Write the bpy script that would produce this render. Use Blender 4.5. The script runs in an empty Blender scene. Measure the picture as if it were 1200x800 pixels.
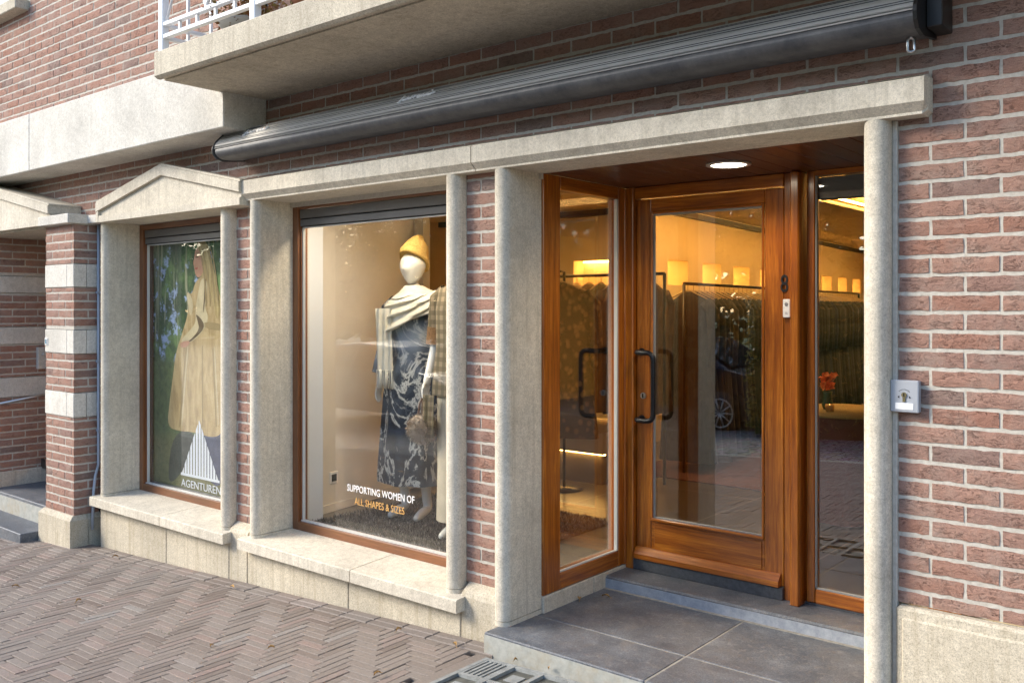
import bpy, bmesh, math, random
from mathutils import Vector, Matrix
random.seed(7)
R=math.radians
sc=bpy.context.scene
COL=sc.collection
# ------------------------------------------------------------ mesh builder
class MB:
    def __init__(s): s.v=[]; s.f=[]; s.m=[]; s.t=[]; s.sm=[]
    def face(s,idx,m=0,t=.5,sm=False): s.f.append(idx); s.m.append(m); s.t.append(t); s.sm.append(sm)
    def quad(s,a,b,c,d,m=0,t=.5):
        n=len(s.v); s.v+= [tuple(a),tuple(b),tuple(c),tuple(d)]; s.face((n,n+1,n+2,n+3),m,t)
    def poly(s,pts,m=0,t=.5):
        n=len(s.v); s.v+=[tuple(p) for p in pts]; s.face(tuple(range(n,n+len(pts))),m,t)
    def box(s,x0,x1,y0,y1,z0,z1,m=0,t=.5,b=0.0):
        if x0>x1:x0,x1=x1,x0
        if y0>y1:y0,y1=y1,y0
        if z0>z1:z0,z1=z1,z0
        b=min(b,(x1-x0)*.45,(y1-y0)*.45,(z1-z0)*.45)
        if b<=0:
            n=len(s.v)
            s.v+=[(x0,y0,z0),(x1,y0,z0),(x1,y1,z0),(x0,y1,z0),(x0,y0,z1),(x1,y0,z1),(x1,y1,z1),(x0,y1,z1)]
            for q in ((0,3,2,1),(4,5,6,7),(0,1,5,4),(1,2,6,5),(2,3,7,6),(3,0,4,7)): s.face(tuple(n+i for i in q),m,t)
            return
        # chamfered box: 24 verts
        n=len(s.v); idx={}
        X=(x0,x1);Y=(y0,y1);Z=(z0,z1)
        for i in (0,1):
            for j in (0,1):
                for k in (0,1):
                    sx=b if i==0 else -b; sy=b if j==0 else -b; sz=b if k==0 else -b
                    idx[(i,j,k,0)]=len(s.v); s.v.append((X[i],Y[j]+sy,Z[k]+sz))
                    idx[(i,j,k,1)]=len(s.v); s.v.append((X[i]+sx,Y[j],Z[k]+sz))
                    idx[(i,j,k,2)]=len(s.v); s.v.append((X[i]+sx,Y[j]+sy,Z[k]))
        I=lambda *a: idx[a]
        F=lambda *q: s.face(tuple(q),m,t)
        F(I(0,0,0,0),I(0,0,1,0),I(0,1,1,0),I(0,1,0,0)); F(I(1,0,0,0),I(1,1,0,0),I(1,1,1,0),I(1,0,1,0))
        F(I(0,0,0,1),I(1,0,0,1),I(1,0,1,1),I(0,0,1,1)); F(I(0,1,0,1),I(0,1,1,1),I(1,1,1,1),I(1,1,0,1))
        F(I(0,0,0,2),I(0,1,0,2),I(1,1,0,2),I(1,0,0,2)); F(I(0,0,1,2),I(1,0,1,2),I(1,1,1,2),I(0,1,1,2))
        for i in (0,1):
            for j in (0,1): F(I(i,j,0,0),I(i,j,1,0),I(i,j,1,1),I(i,j,0,1))
        for i in (0,1):
            for k in (0,1): F(I(i,0,k,0),I(i,1,k,0),I(i,1,k,2),I(i,0,k,2))
        for j in (0,1):
            for k in (0,1): F(I(0,j,k,1),I(1,j,k,1),I(1,j,k,2),I(0,j,k,2))
        for i in (0,1):
            for j in (0,1):
                for k in (0,1): F(I(i,j,k,0),I(i,j,k,1),I(i,j,k,2))
    def prism(s,pts,axis,a0,a1,m=0,t=.5,sm=False,caps=True):
        """pts 2-D outline extruded along axis ('x': pts=(y,z), 'y': pts=(x,z), 'z': pts=(x,y))"""
        def mk(p,a):
            return (a,p[0],p[1]) if axis=='x' else ((p[0],a,p[1]) if axis=='y' else (p[0],p[1],a))
        n=len(s.v); N=len(pts)
        s.v+=[mk(p,a0) for p in pts]+[mk(p,a1) for p in pts]
        for i in range(N):
            j=(i+1)%N; s.face((n+i,n+j,n+N+j,n+N+i),m,t,sm)
        if caps:
            k=len(s.v); s.v+=[mk(p,a0) for p in pts]+[mk(p,a1) for p in pts]
            s.face(tuple(range(k,k+N)),m,t); s.face(tuple(range(k+N,k+2*N)),m,t)
    def tube(s,pts,r,seg=10,m=0,t=.5,caps=True):
        P=[Vector(p) for p in pts]; n0=len(s.v); rs=r if isinstance(r,(list,tuple)) else [r]*len(P)
        prev=None
        for i,p in enumerate(P):
            d=(P[min(i+1,len(P)-1)]-P[max(i-1,0)]).normalized()
            if prev is None:
                a=d.orthogonal().normalized()
            else:
                a=(prev-d*prev.dot(d)).normalized()
            prev=a; b=d.cross(a)
            for k in range(seg):
                th=2*math.pi*k/seg; s.v.append(tuple(p+(a*math.cos(th)+b*math.sin(th))*rs[i]))
        for i in range(len(P)-1):
            for k in range(seg):
                s.face((n0+i*seg+k,n0+i*seg+(k+1)%seg,n0+(i+1)*seg+(k+1)%seg,n0+(i+1)*seg+k),m,t,True)
        if caps:
            s.face(tuple(n0+k for k in range(seg))[::-1],m,t); s.face(tuple(n0+(len(P)-1)*seg+k for k in range(seg)),m,t)
    def loft(s,rings,m=0,t=.5,closed=True,caps=True,sm=True):
        n0=len(s.v); N=len(rings[0])
        for r in rings: s.v+=[tuple(p) for p in r]
        for i in range(len(rings)-1):
            for k in range(N if closed else N-1):
                s.face((n0+i*N+k,n0+i*N+(k+1)%N,n0+(i+1)*N+(k+1)%N,n0+(i+1)*N+k),m,t,sm)
        if caps and closed:
            s.face(tuple(n0+k for k in range(N))[::-1],m,t,sm); s.face(tuple(n0+(len(rings)-1)*N+k for k in range(N)),m,t,sm)
    def lathe(s,prof,c=(0,0,0),seg=20,m=0,t=.5):
        rings=[[(c[0]+r*math.cos(2*math.pi*k/seg),c[1]+r*math.sin(2*math.pi*k/seg),c[2]+z) for k in range(seg)] for r,z in prof]
        s.loft(rings,m,t)
    def disc(s,c,r,n,seg=24,m=0):
        n=Vector(n).normalized(); a=n.orthogonal().normalized(); b=n.cross(a); c=Vector(c)
        s.poly([c+(a*math.cos(2*math.pi*k/seg)+b*math.sin(2*math.pi*k/seg))*r for k in range(seg)],m)
    def build(s,name,mats,parent=None,loc=None):
        me=bpy.data.meshes.new(name); me.from_pydata(s.v,[],s.f)
        if not isinstance(mats,(list,tuple)): mats=[mats]
        for mt in mats: me.materials.append(mt)
        me.polygons.foreach_set('material_index',s.m)
        me.polygons.foreach_set('use_smooth',s.sm)
        at=me.attributes.new('tint','FLOAT','FACE'); at.data.foreach_set('value',s.t)
        me.update(); 
        bm=bmesh.new(); bm.from_mesh(me); bmesh.ops.recalc_face_normals(bm,faces=bm.faces); bm.to_mesh(me); bm.free()
        o=bpy.data.objects.new(name,me); COL.objects.link(o)
        if parent is not None: attach(o,parent)
        elif loc is not None:
            me.transform(Matrix.Translation(-Vector(loc))); o.location=loc
        return o
def world_of(p):
    m=p.matrix_basis.copy()
    if p.parent: m=world_of(p.parent)@p.matrix_parent_inverse@m
    return m
def attach(o,p):
    o.parent=p; o.matrix_parent_inverse=world_of(p).inverted()
def tag(o,label,cat=None,group=None,kind=None):
    if label: o['label']=label
    if cat: o['category']=cat
    if group: o['group']=group
    if kind: o['kind']=kind
    return o
def thing(name,label,cat,loc=(0,0,0),group=None):
    o=bpy.data.objects.new(name,None); COL.objects.link(o); o.location=loc; o.empty_display_size=.1
    return tag(o,label,cat,group)
def lab(o,l): o['label']=l; return o
def dup(o,parent=None):
    c=o.copy(); COL.objects.link(c)
    if parent is not None: c.parent=parent
    for ch in list(o.children): dup(ch,c)
    return c
def curve_text(body,size,mat,name,parent,loc,rot,extrude=.0008,align='LEFT',squash=1.0,bold=0.0):
    cu=bpy.data.curves.new(name,'FONT'); cu.body=body; cu.size=size; cu.extrude=extrude; cu.align_x=align; cu.offset=bold
    cu.resolution_u=3
    to=bpy.data.objects.new(name,cu); COL.objects.link(to)
    dg=bpy.context.evaluated_depsgraph_get(); dg.update()
    me=bpy.data.meshes.new_from_object(to.evaluated_get(dg)); bpy.data.objects.remove(to)
    me.transform(Matrix.Diagonal((squash,1,1,1)))
    M=Matrix.Translation(loc)@(rot.to_matrix().to_4x4() if hasattr(rot,'to_matrix') else Matrix.Rotation(rot[0],4,rot[1]))
    me.transform(M); me.materials.clear(); me.materials.append(mat)
    o=bpy.data.objects.new(name,me); COL.objects.link(o)
    if parent is not None: attach(o,parent)
    return o
# ------------------------------------------------------------ materials
class NT:
    def __init__(s,name):
        s.mat=bpy.data.materials.new(name); s.mat.use_nodes=True; s.t=s.mat.node_tree; s.n=s.t.nodes; s.l=s.t.links
        s.b=s.n['Principled BSDF']; s.out=s.n['Material Output']; s.tc=s.n.new('ShaderNodeTexCoord')
    def new(s,ty,**k):
        n=s.n.new(ty)
        for a,b in k.items(): setattr(n,a,b)
        return n
    def link(s,a,b): s.l.new(a,b)
    def mapping(s,scale=(1,1,1),rot=(0,0,0)):
        m=s.new('ShaderNodeMapping'); m.inputs['Scale'].default_value=scale; m.inputs['Rotation'].default_value=rot
        s.link(s.tc.outputs['Object'],m.inputs[0]); return m.outputs[0]
    def noise(s,scale,detail=5,rough=.6,vec=None,dist=0):
        n=s.new('ShaderNodeTexNoise'); n.inputs['Scale'].default_value=scale; n.inputs['Detail'].default_value=detail
        n.inputs['Roughness'].default_value=rough; n.inputs['Distortion'].default_value=dist
        s.link(vec if vec is not None else s.tc.outputs['Object'],n.inputs['Vector']); return n.outputs['Fac']
    def ramp(s,fac,stops):
        r=s.new('ShaderNodeValToRGB'); s.link(fac,r.inputs[0]); e=r.color_ramp.elements
        e[0].position=stops[0][0]; e[0].color=(*stops[0][1],1); e[1].position=stops[-1][0]; e[1].color=(*stops[-1][1],1)
        for p,c in stops[1:-1]:
            x=e.new(p); x.color=(*c,1)
        return r.outputs[0]
    def mix(s,fac,a,b,mode='MIX'):
        m=s.new('ShaderNodeMix',data_type='RGBA',blend_type=mode)
        for i,v in ((0,fac),(6,a),(7,b)):
            if isinstance(v,(int,float)): m.inputs[i].default_value=v
            elif isinstance(v,tuple): m.inputs[i].default_value=(*v,1)
            else: s.link(v,m.inputs[i])
        return m.outputs[2]
    def math(s,op,a,b=None):
        m=s.new('ShaderNodeMath',operation=op)
        for i,v in ((0,a),(1,b)):
            if v is None: continue
            if isinstance(v,(int,float)): m.inputs[i].default_value=v
            else: s.link(v,m.inputs[i])
        return m.outputs[0]
    def bump(s,h,strength=.5,dist=.002):
        b=s.new('ShaderNodeBump'); b.inputs['Strength'].default_value=strength; b.inputs['Distance'].default_value=dist
        s.link(h,b.inputs['Height']); s.link(b.outputs[0],s.b.inputs['Normal']); return b
    def col(s,c):
        if isinstance(c,tuple): s.b.inputs['Base Color'].default_value=(*c,1)
        else: s.link(c,s.b.inputs['Base Color'])
    def set(s,**k):
        for a,v in k.items():
            i=s.b.inputs[a.replace('_',' ')]
            if isinstance(v,(int,float)): i.default_value=v
            elif isinstance(v,tuple): i.default_value=(*v,1)
            else: s.link(v,i)
        return s
    def tint(s):
        a=s.new('ShaderNodeAttribute'); a.attribute_name='tint'; return a.outputs['Fac']
def simple(name,c,rough=.5,metal=0,spec=.5,nscale=None,namt=.15,bump=0,bscale=None,bdist=.001,**k):
    t=NT(name)
    if nscale:
        f=t.noise(nscale); t.col(t.ramp(f,[(.3,tuple(x*(1-namt) for x in c)),(.7,tuple(min(1,x*(1+namt)) for x in c))]))
    else: t.col(c)
    if bump: t.bump(t.noise(bscale or 200),bump,bdist)
    t.set(Roughness=rough,Metallic=metal); t.b.inputs['Specular IOR Level'].default_value=spec
    for a,v in k.items(): t.b.inputs[a.replace('_',' ')].default_value=v
    return t.mat
M={}
def brick_mat(name,c1,c2,c3,dark=(.10,.05,.045)):
    t=NT(name); ti=t.tint()
    base=t.ramp(ti,[(0,c1),(.45,c2),(.85,c3),(1,dark)])
    # hand-formed folds: noise warped and stretched along the brick
    fold=t.noise(30,7,.72,t.mapping((1,1,2.4)),2.2)
    fine=t.noise(420,4,.7)
    blot=t.noise(10,5,.65)
    crease=t.ramp(fold,[(.40,(0,0,0)),(.425,(1,1,1)),(.45,(0,0,0))]); where=t.ramp(t.noise(16,4,.6),[(.44,(0,0,0)),(.60,(1,1,1))])
    cm=t.math('MULTIPLY',crease,where)
    c=t.mix(1.0,base,t.ramp(fold,[(.28,(.78,.76,.75)),(.46,(.96,.96,.96)),(.75,(1.16,1.15,1.13))]),'MULTIPLY')  # shading of the folds painted into the brick colour
    c=t.mix(t.ramp(blot,[(.46,(0,0,0)),(.70,(.6,.6,.6))]),c,(.40,.31,.26))
    c=t.mix(1.0,c,t.ramp(fine,[(.3,(.72,.72,.72)),(.7,(1.2,1.2,1.2))]),'MULTIPLY')
    c=t.mix(t.math('MULTIPLY',cm,.55),c,(.10,.055,.042))  # crease shade painted in as dark lines
    t.col(c); t.set(Roughness=.92)
    h=t.math('SUBTRACT',t.math('ADD',fold,t.math('MULTIPLY',fine,.35)),t.math('MULTIPLY',cm,.5))
    t.bump(h,.9,.007); t.b.inputs['Specular IOR Level'].default_value=.2
    return t.mat
M['brick']=brick_mat('brick_red',(.385,.205,.150),(.435,.26,.20),(.35,.215,.175),(.28,.195,.165))
t=NT('mortar'); f=t.noise(60,6,.7); g=t.noise(3,4,.6)
c=t.ramp(f,[(.3,(.43,.40,.34)),(.6,(.57,.54,.475))]); c=t.mix(t.ramp(g,[(.4,(0,0,0)),(.7,(.35,.35,.35))]),c,(.46,.42,.36))
t.col(c); t.set(Roughness=.95); t.bump(f,.7,.004); M['mortar']=t.mat
def stone_mat(name,c,speck=.5,stain=.35,stainc=(.33,.29,.22)):
    t=NT(name); big=t.noise(2.2,5,.6); fine=t.noise(260,3,.75); mid=t.noise(35,5,.7); pit=t.new('ShaderNodeTexVoronoi'); pit.inputs['Scale'].default_value=170
    t.link(t.tc.outputs['Object'],pit.inputs['Vector'])
    streak=t.noise(9,6,.7,t.mapping((3.2,3.2,.14)))
    a=tuple(x*.80 for x in c); b=tuple(min(1,x*1.12) for x in c)
    k=t.ramp(big,[(.3,a),(.7,b)])
    k=t.mix(1.0,k,t.ramp(fine,[(.30,(1-speck,)*3),(.5,(1,1,1)),(.72,(1.18,1.18,1.16))]),'MULTIPLY'); gr=t.noise(115,3,.8)
    k=t.mix(1.0,k,t.ramp(gr,[(.34,(1-speck*.8,)*3),(.47,(1,1,1)),(.62,(1.12,1.12,1.12))]),'MULTIPLY')
    k=t.mix(1.0,k,t.ramp(mid,[(.3,(.86,.85,.83)),(.65,(1.05,1.05,1.05))]),'MULTIPLY')
    k=t.mix(t.ramp(streak,[(.50,(0,0,0)),(.68,(stain,)*3)]),k,stainc); k=t.mix(t.ramp(t.noise(3.4,6,.75),[(.55,(0,0,0)),(.70,(stain*.8,)*3)]),k,tuple(q*.95 for q in stainc))
    k=t.mix(t.ramp(pit.outputs['Distance'],[(.05,(.55,.55,.55)),(.16,(0,0,0))]),k,(.22,.19,.15))
    t.col(k); t.set(Roughness=.88); t.b.inputs['Specular IOR Level'].default_value=.25
    t.bump(t.math('ADD',mid,t.math('MULTIPLY',fine,.5)),.45,.0025); return t.mat
M['stone']=stone_mat('reconstituted_stone',(.66,.605,.50),.24,.38)
M['stone_white']=stone_mat('pale_stone',(.66,.635,.575),.2,.18,(.45,.41,.34))
M['stone_base']=stone_mat('weathered_base_stone',(.60,.54,.425),.38,.55,(.34,.28,.18))
M['concrete']=stone_mat('balcony_concrete',(.58,.525,.42),.35,.6,(.34,.29,.22))
t=NT('bluestone'); a=t.noise(7,8,.72); b=t.noise(150,4,.75); v=t.noise(3,9,.75,None,1.2); sc2=t.noise(30,7,.8,t.mapping((1,1,1)),1.0)
c=t.ramp(a,[(.3,(.062,.073,.090)),(.55,(.120,.132,.150)),(.75,(.185,.198,.215))]); c=t.mix(1.0,c,t.ramp(b,[(.3,(.55,.55,.55)),(.7,(1.5,1.5,1.5))]),'MULTIPLY')
c=t.mix(t.ramp(sc2,[(.53,(0,0,0)),(.66,(.45,.45,.45))]),c,(.33,.32,.31)); c=t.mix(t.ramp(v,[(.52,(0,0,0)),(.68,(.4,.4,.4))]),c,(.26,.23,.20))
t.col(c); t.set(Roughness=t.ramp(a,[(.3,(.42,)*3),(.7,(.65,)*3)])); t.bump(b,.4,.0015); M['bluestone']=t.mat
t=NT('bluestone_riser'); a=t.noise(25,6,.7); c=t.ramp(a,[(.3,(.24,.27,.32)),(.7,(.42,.45,.49))]); t.col(c); t.set(Roughness=.7); t.bump(a,.3,.002); M['riser']=t.mat
t=NT('step_front'); a=t.noise(25,6,.7); g=t.noise(5,5,.7); c=t.ramp(a,[(.3,(.30,.31,.28)),(.7,(.46,.46,.42))]); c=t.mix(t.ramp(g,[(.5,(0,0,0)),(.7,(.6,.6,.6))]),c,(.36,.30,.2)); t.col(c); t.set(Roughness=.85); t.bump(a,.5,.003); M['stepfront']=t.mat
M['grout']=simple('grout',(.30,.285,.25),.9,nscale=40,namt=.25)
def wood_mat(name,c1,c2,c3,rough=.28,axis='z'):
    t=NT(name); sc_={'z':(26,26,1.1),'x':(1.1,26,26),'y':(26,1.1,26)}[axis]
    v=t.mapping(sc_); g=t.noise(1.6,8,.72,v,.6); g2=t.noise(9,5,.7,v); bl=t.noise(2.3,3,.5)
    c=t.ramp(g,[(.28,c1),(.5,c2),(.72,c3)]); c=t.mix(1.0,c,t.ramp(g2,[(.3,(.72,.68,.66)),(.6,(1.08,1.08,1.08))]),'MULTIPLY')
    c=t.mix(1.0,c,t.ramp(bl,[(.3,(.78,.76,.74)),(.7,(1.15,1.15,1.15))]),'MULTIPLY')
    t.col(c); t.set(Roughness=rough); t.b.inputs['Coat Weight'].default_value=.5; t.b.inputs['Coat Roughness'].default_value=.16
    t.bump(g2,.12,.0008); return t.mat
W1,W2,W3=(.15,.033,.003),(.37,.105,.009),(.66,.245,.026)
M['wood_z']=wood_mat('varnished_wood_upright',W1,W2,W3)
M['wood_x']=wood_mat('varnished_wood_across',W1,W2,W3,axis='x')
M['wood_y']=wood_mat('varnished_wood_deep',W1,W2,W3,axis='y')
D1,D2,D3=(.13,.045,.014),(.20,.075,.025),(.26,.105,.04)
M['dwood_x']=wood_mat('brown_window_wood_across',D1,D2,D3,.4,'x')
M['dwood_z']=wood_mat('brown_window_wood_upright',D1,D2,D3,.4,'z')
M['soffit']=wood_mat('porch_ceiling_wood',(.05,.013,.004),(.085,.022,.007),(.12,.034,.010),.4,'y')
def glass_mat(name,k=1.5,tint=(.97,.98,.97)):
    t=NT(name); t.n.remove(t.b)
    tr=t.new('ShaderNodeBsdfTransparent'); tr.inputs[0].default_value=(*tint,1)
    gl=t.new('ShaderNodeBsdfGlossy'); gl.inputs['Roughness'].default_value=.0
    fr=t.new('ShaderNodeFresnel'); ge=t.new('ShaderNodeNewGeometry'); t.link(t.math('SUBTRACT',1.5,t.math('MULTIPLY',ge.outputs['Backfacing'],1.5-1/1.5)),fr.inputs['IOR'])
    # the two panes of a sealed unit are never perfectly flat
    bn=t.new('ShaderNodeBump'); bn.inputs['Strength'].default_value=.02; bn.inputs['Distance'].default_value=.006; t.link(t.noise(1.6,2,.5),bn.inputs['Height'])
    t.link(bn.outputs[0],gl.inputs['Normal'])
    m=t.math('MULTIPLY',fr.outputs[0],k); mn=t.new('ShaderNodeMath',operation='MINIMUM'); t.link(m,mn.inputs[0]); mn.inputs[1].default_value=1
    mx=t.new('ShaderNodeMixShader'); t.link(mn.outputs[0],mx.inputs[0]); t.link(tr.outputs[0],mx.inputs[1]); t.link(gl.outputs[0],mx.inputs[2]); t.link(mx.outputs[0],t.out.inputs[0])
    return t.mat
M['glass']=glass_mat('window_glass',1.0)
M['glass_door']=glass_mat('door_glass',3.4)
M['black']=simple('black_metal',(.025,.026,.03),.35,.6,nscale=30)
M['blackpaint']=simple('black_paint',(.012,.012,.012),.4)
M['chrome']=simple('steel',(.6,.6,.6),.3,1)
M['gasket']=simple('grey_gasket',(.30,.31,.30),.6)
M['gasket_l']=simple('pale_glazing_bead',(.62,.62,.58),.5)
M['white']=simple('white_plastic',(.80,.79,.76),.4)
M['whitepaint']=simple('white_gloss_paint',(.82,.83,.84),.35,nscale=20,namt=.04)
M['blind']=simple('grey_blind_box',(.15,.145,.14),.5,.2,nscale=4,namt=.15)
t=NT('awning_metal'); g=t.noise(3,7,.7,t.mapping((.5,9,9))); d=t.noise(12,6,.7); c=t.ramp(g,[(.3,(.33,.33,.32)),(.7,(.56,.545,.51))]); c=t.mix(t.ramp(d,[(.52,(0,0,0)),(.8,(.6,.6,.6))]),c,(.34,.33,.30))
t.col(c); t.set(Roughness=.5,Metallic=.1); t.bump(t.noise(60,3,.6,t.mapping((.1,1,1))),.08,.001); M['awning']=t.mat  # upper face painted as the lit, lighter version of the metal
t=NT('awning_belly_shaded'); g=t.noise(9,7,.75,t.mapping((1.2,1,1))); c=t.ramp(g,[(.35,(.055,.058,.066)),(.75,(.14,.14,.14))]); t.col(c); t.set(Roughness=.48,Metallic=.1); M['awning_dark']=t.mat  # same metal darkened: the belly's shade is painted into its colour
M['plaster']=simple('shop_plaster',(.76,.62,.38),.8,nscale=3,namt=.05)
M['plaster_w']=simple('display_plaster',(.70,.67,.61),.8,nscale=3,namt=.05)
M['dark_gap']=simple('dark_slot',(.01,.01,.01),.9)
def emit(name,c,s):
    t=NT(name); t.col(c); t.b.inputs['Emission Color'].default_value=(*c,1); t.b.inputs['Emission Strength'].default_value=s; return t.mat
M['lamp']=emit('lamp_disc',(1,.88,.68),8)
M['led']=emit('warm_led',(1,.56,.16),15)
# ------------------------------------------------------------ brickwork
PH=.0617; PL=.2083; ZB=1.521; JB=-.843
def bricks(mb,O,U,N,rects,phase=None,depth=.10,zb=ZB,seedoff=0,ncol=9,res=True,ei=0.0):
    """rects: (a0,a1,z0,z1) along U from origin O; bricks stand 4 mm off the mortar"""
    O=Vector(O);U=Vector(U);N=Vector(N); Zv=Vector((0,0,1))
    P=lambda a,z,n: O+U*a+Zv*z+N*n
    if phase is None: phase=JB
    for (a0,a1,z0,z1) in rects:
        # mortar body
        n=len(mb.v)
        for nn in (-.0035,-depth):
            for a,z in ((a0+ei,z0),(a1-ei,z0),(a1-ei,z1),(a0+ei,z1)): mb.v.append(tuple(P(a,z,nn)))
        for q in ((0,1,2,3),(4,5,6,7),(0,1,5,4),(1,2,6,5),(2,3,7,6),(3,0,4,7)): mb.face(tuple(n+i for i in q),1,.5)
        r0=int(math.floor((z0-zb)/PH)); r1=int(math.ceil((z1-zb)/PH))
        for r in range(r0,r1):
            rng=random.Random(r*7919+seedoff)
            zz0=zb+r*PH+.0072; zz1=zb+(r+1)*PH-.0072
            zz0=max(zz0,z0+.002); zz1=min(zz1,z1-.002)
            if zz1-zz0<.012: continue
            ph=phase+(PL/2 if r%2==0 else 0)
            k0=int(math.floor((a0-ph)/PL)); k1=int(math.ceil((a1-ph)/PL))
            for k in range(k0,k1):
                rg=random.Random(r*7919+k*104729+seedoff)
                b0=ph+k*PL+.0050; b1=ph+(k+1)*PL-.0050
                b0=max(b0,a0+.001); b1=min(b1,a1-.001)
                if b1-b0<.018: continue
                tint=min(1,max(0,rg.gauss(.45,.25))); 
                if rg.random()<.04: tint=.97
                nc=max(2,int(round(ncol*(b1-b0)/.2))); nr=2
                off=rg.uniform(-.0012,.0018); tilt=rg.uniform(-.0012,.0012)
                e0=[rg.uniform(-.0024,.0016) for _ in range(nc+1)]; e1=[rg.uniform(-.0016,.0024) for _ in range(nc+1)]
                grid=[]
                for j in range(nr+1):
                    row=[]
                    for i in range(nc+1):
                        a=b0+(b1-b0)*i/nc; z=zz0+(zz1-zz0)*j/nr
                        if j==0: z+=e0[i]
                        if j==nr: z+=e1[i]
                        if i==0: a+=rg.uniform(-.001,.0015)
                        if i==nc: a+=rg.uniform(-.0015,.001)
                        h=off+tilt*(i/nc-.5)+rg.uniform(-.0007,.0007)
                        if j in (0,nr) or i in (0,nc): h-=.0016
                        row.append(len(mb.v)); mb.v.append(tuple(P(a,z,h)))
                    grid.append(row)
                for j in range(nr):
                    for i in range(nc): mb.face((grid[j][i],grid[j][i+1],grid[j+1][i+1],grid[j+1][i]),0,tint)
                edge=[grid[0][i] for i in range(nc+1)]+[grid[j][nc] for j in range(1,nr+1)]+[grid[nr][i] for i in range(nc-1,-1,-1)]+[grid[j][0] for j in range(nr-1,0,-1)]
                back=[]
                for v in edge:
                    p=Vector(mb.v[v]); back.append(len(mb.v)); mb.v.append(tuple(p-N*.010))
                for i in range(len(edge)):
                    j=(i+1)%len(edge); mb.face((edge[i],back[i],back[j],edge[j]),0,tint)
def zg(x): return .205+.049*x if x>-14 else .205-.049*14
# ============================================================ GROUND
mb=MB(); random.seed(3)
# herringbone clinkers, axis-aligned, laid on the sloping pavement
w=.0460; gap=.0038; XA,XB,YA,YB=-13.0,2.6,-3.98,-.176
def on_plinth(x,y): return (-2.68<x<2.6 and y>-.215)
i0=int(XA/w)-8; i1=int(XB/w)+1; j0=int(YA/w)-8; j1=int(YB/w)+1
random.seed(11)
for j in range(j0,j1):
    for i in range(i0,i1):
        for kind in (0,1):
            if kind==0:
                if (i+j)%8: continue
                x0,x1,y0,y1=i*w,(i+4)*w,j*w,(j+1)*w
            else:
                if (i+j-4)%8: continue
                x0,x1,y0,y1=i*w,(i+1)*w,j*w,(j+4)*w
            x0+=gap/2;x1-=gap/2;y0+=gap/2;y1-=gap/2
            x0=max(x0,XA);x1=min(x1,XB);y0=max(y0,YA);y1=min(y1,YB)
            if x1-x0<.015 or y1-y0<.015: continue
            cx,cy=(x0+x1)/2,(y0+y1)/2
            if -2.655<cx<-1.745 and cy>-.825: 
                continue
            dz=random.gauss(0,.0006); tx=random.gauss(0,.0035); ty=random.gauss(0,.0035)
            jx,jy=random.gauss(0,.0012),random.gauss(0,.0012); t=min(1,max(0,random.gauss(.5,.22)))
            b=.0022
            def zt(x,y,d): return zg(x)+dz+(x-cx)*tx+(y-cy)*ty-d+.012*math.sin(x*1.3+y*.9)*math.sin(y*1.7)*min(1,max(0,(-y-.2)))
            n=len(mb.v)
            for (a,c_) in ((x0+b,y0+b),(x1-b,y0+b),(x1-b,y1-b),(x0+b,y1-b)): mb.v.append((a+jx,c_+jy,zt(a,c_,0)))
            for (a,c_) in ((x0,y0),(x1,y0),(x1,y1),(x0,y1)): mb.v.append((a+jx,c_+jy,zt(a,c_,.0022)))
            for (a,c_) in ((x0,y0),(x1,y0),(x1,y1),(x0,y1)): mb.v.append((a+jx,c_+jy,zt(a,c_,.03)))
            mb.face((n,n+1,n+2,n+3),0,t)
            for q in range(4):
                r_=(q+1)%4; mb.face((n+4+q,n+4+r_,n+r_,n+q),0,t); mb.face((n+8+q,n+8+r_,n+4+r_,n+4+q),0,t)
# border course against the plinth
x=XA
while x<-2.70:
    t=min(1,max(0,random.gauss(.5,.2))); dz=random.gauss(0,.001)
    for (yy0,yy1) in ((-.172,-.122),(-.118,-.066)):
        n=len(mb.v); xa,xb=x+.003,x+.205
        for (a,c_,d) in ((xa+.004,yy0+.004,0),(xb-.004,yy0+.004,0),(xb-.004,yy1-.004,0),(xa+.004,yy1-.004,0),(xa,yy0,.004),(xb,yy0,.004),(xb,yy1,.004),(xa,yy1,.004),(xa,yy0,.03),(xb,yy0,.03),(xb,yy1,.03),(xa,yy1,.03)): mb.v.append((a,c_,zg(a)+dz-d))
        mb.face((n,n+1,n+2,n+3),0,t)
        for q in range(4):
            r_=(q+1)%4; mb.face((n+4+q,n+4+r_,n+r_,n+q),0,t); mb.face((n+8+q,n+8+r_,n+4+r_,n+4+q),0,t)
    x+=.208
mb.face
t=NT('clinker'); ti=t.tint(); a=t.noise(90,6,.7); b=t.noise(2.1,5,.6); s2=t.noise(11,5,.65)
c=t.ramp(ti,[(0,(.16,.122,.10)),(.35,(.21,.17,.142)),(.6,(.235,.198,.17)),(.8,(.26,.19,.16)),(1,(.275,.25,.225))])
c=t.mix(1.0,c,t.ramp(a,[(.3,(.72,.72,.72)),(.7,(1.18,1.18,1.18))]),'MULTIPLY')
c=t.mix(t.ramp(b,[(.4,(.0,.0,.0)),(.7,(.5,.5,.5))]),c,(.225,.20,.175))
c=t.mix(t.ramp(s2,[(.58,(0,0,0)),(.75,(.35,.35,.35))]),c,(.34,.29,.24))
t.col(c); t.set(Roughness=t.ramp(b,[(.3,(.62,)*3),(.7,(.8,)*3)])); t.bump(a,.6,.003); M['clinker']=t.mat
pv=mb.build('pavement',M['clinker']); tag(pv,'brown clinker pavement laid in herringbone in front of the shop',kind='structure')
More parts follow.
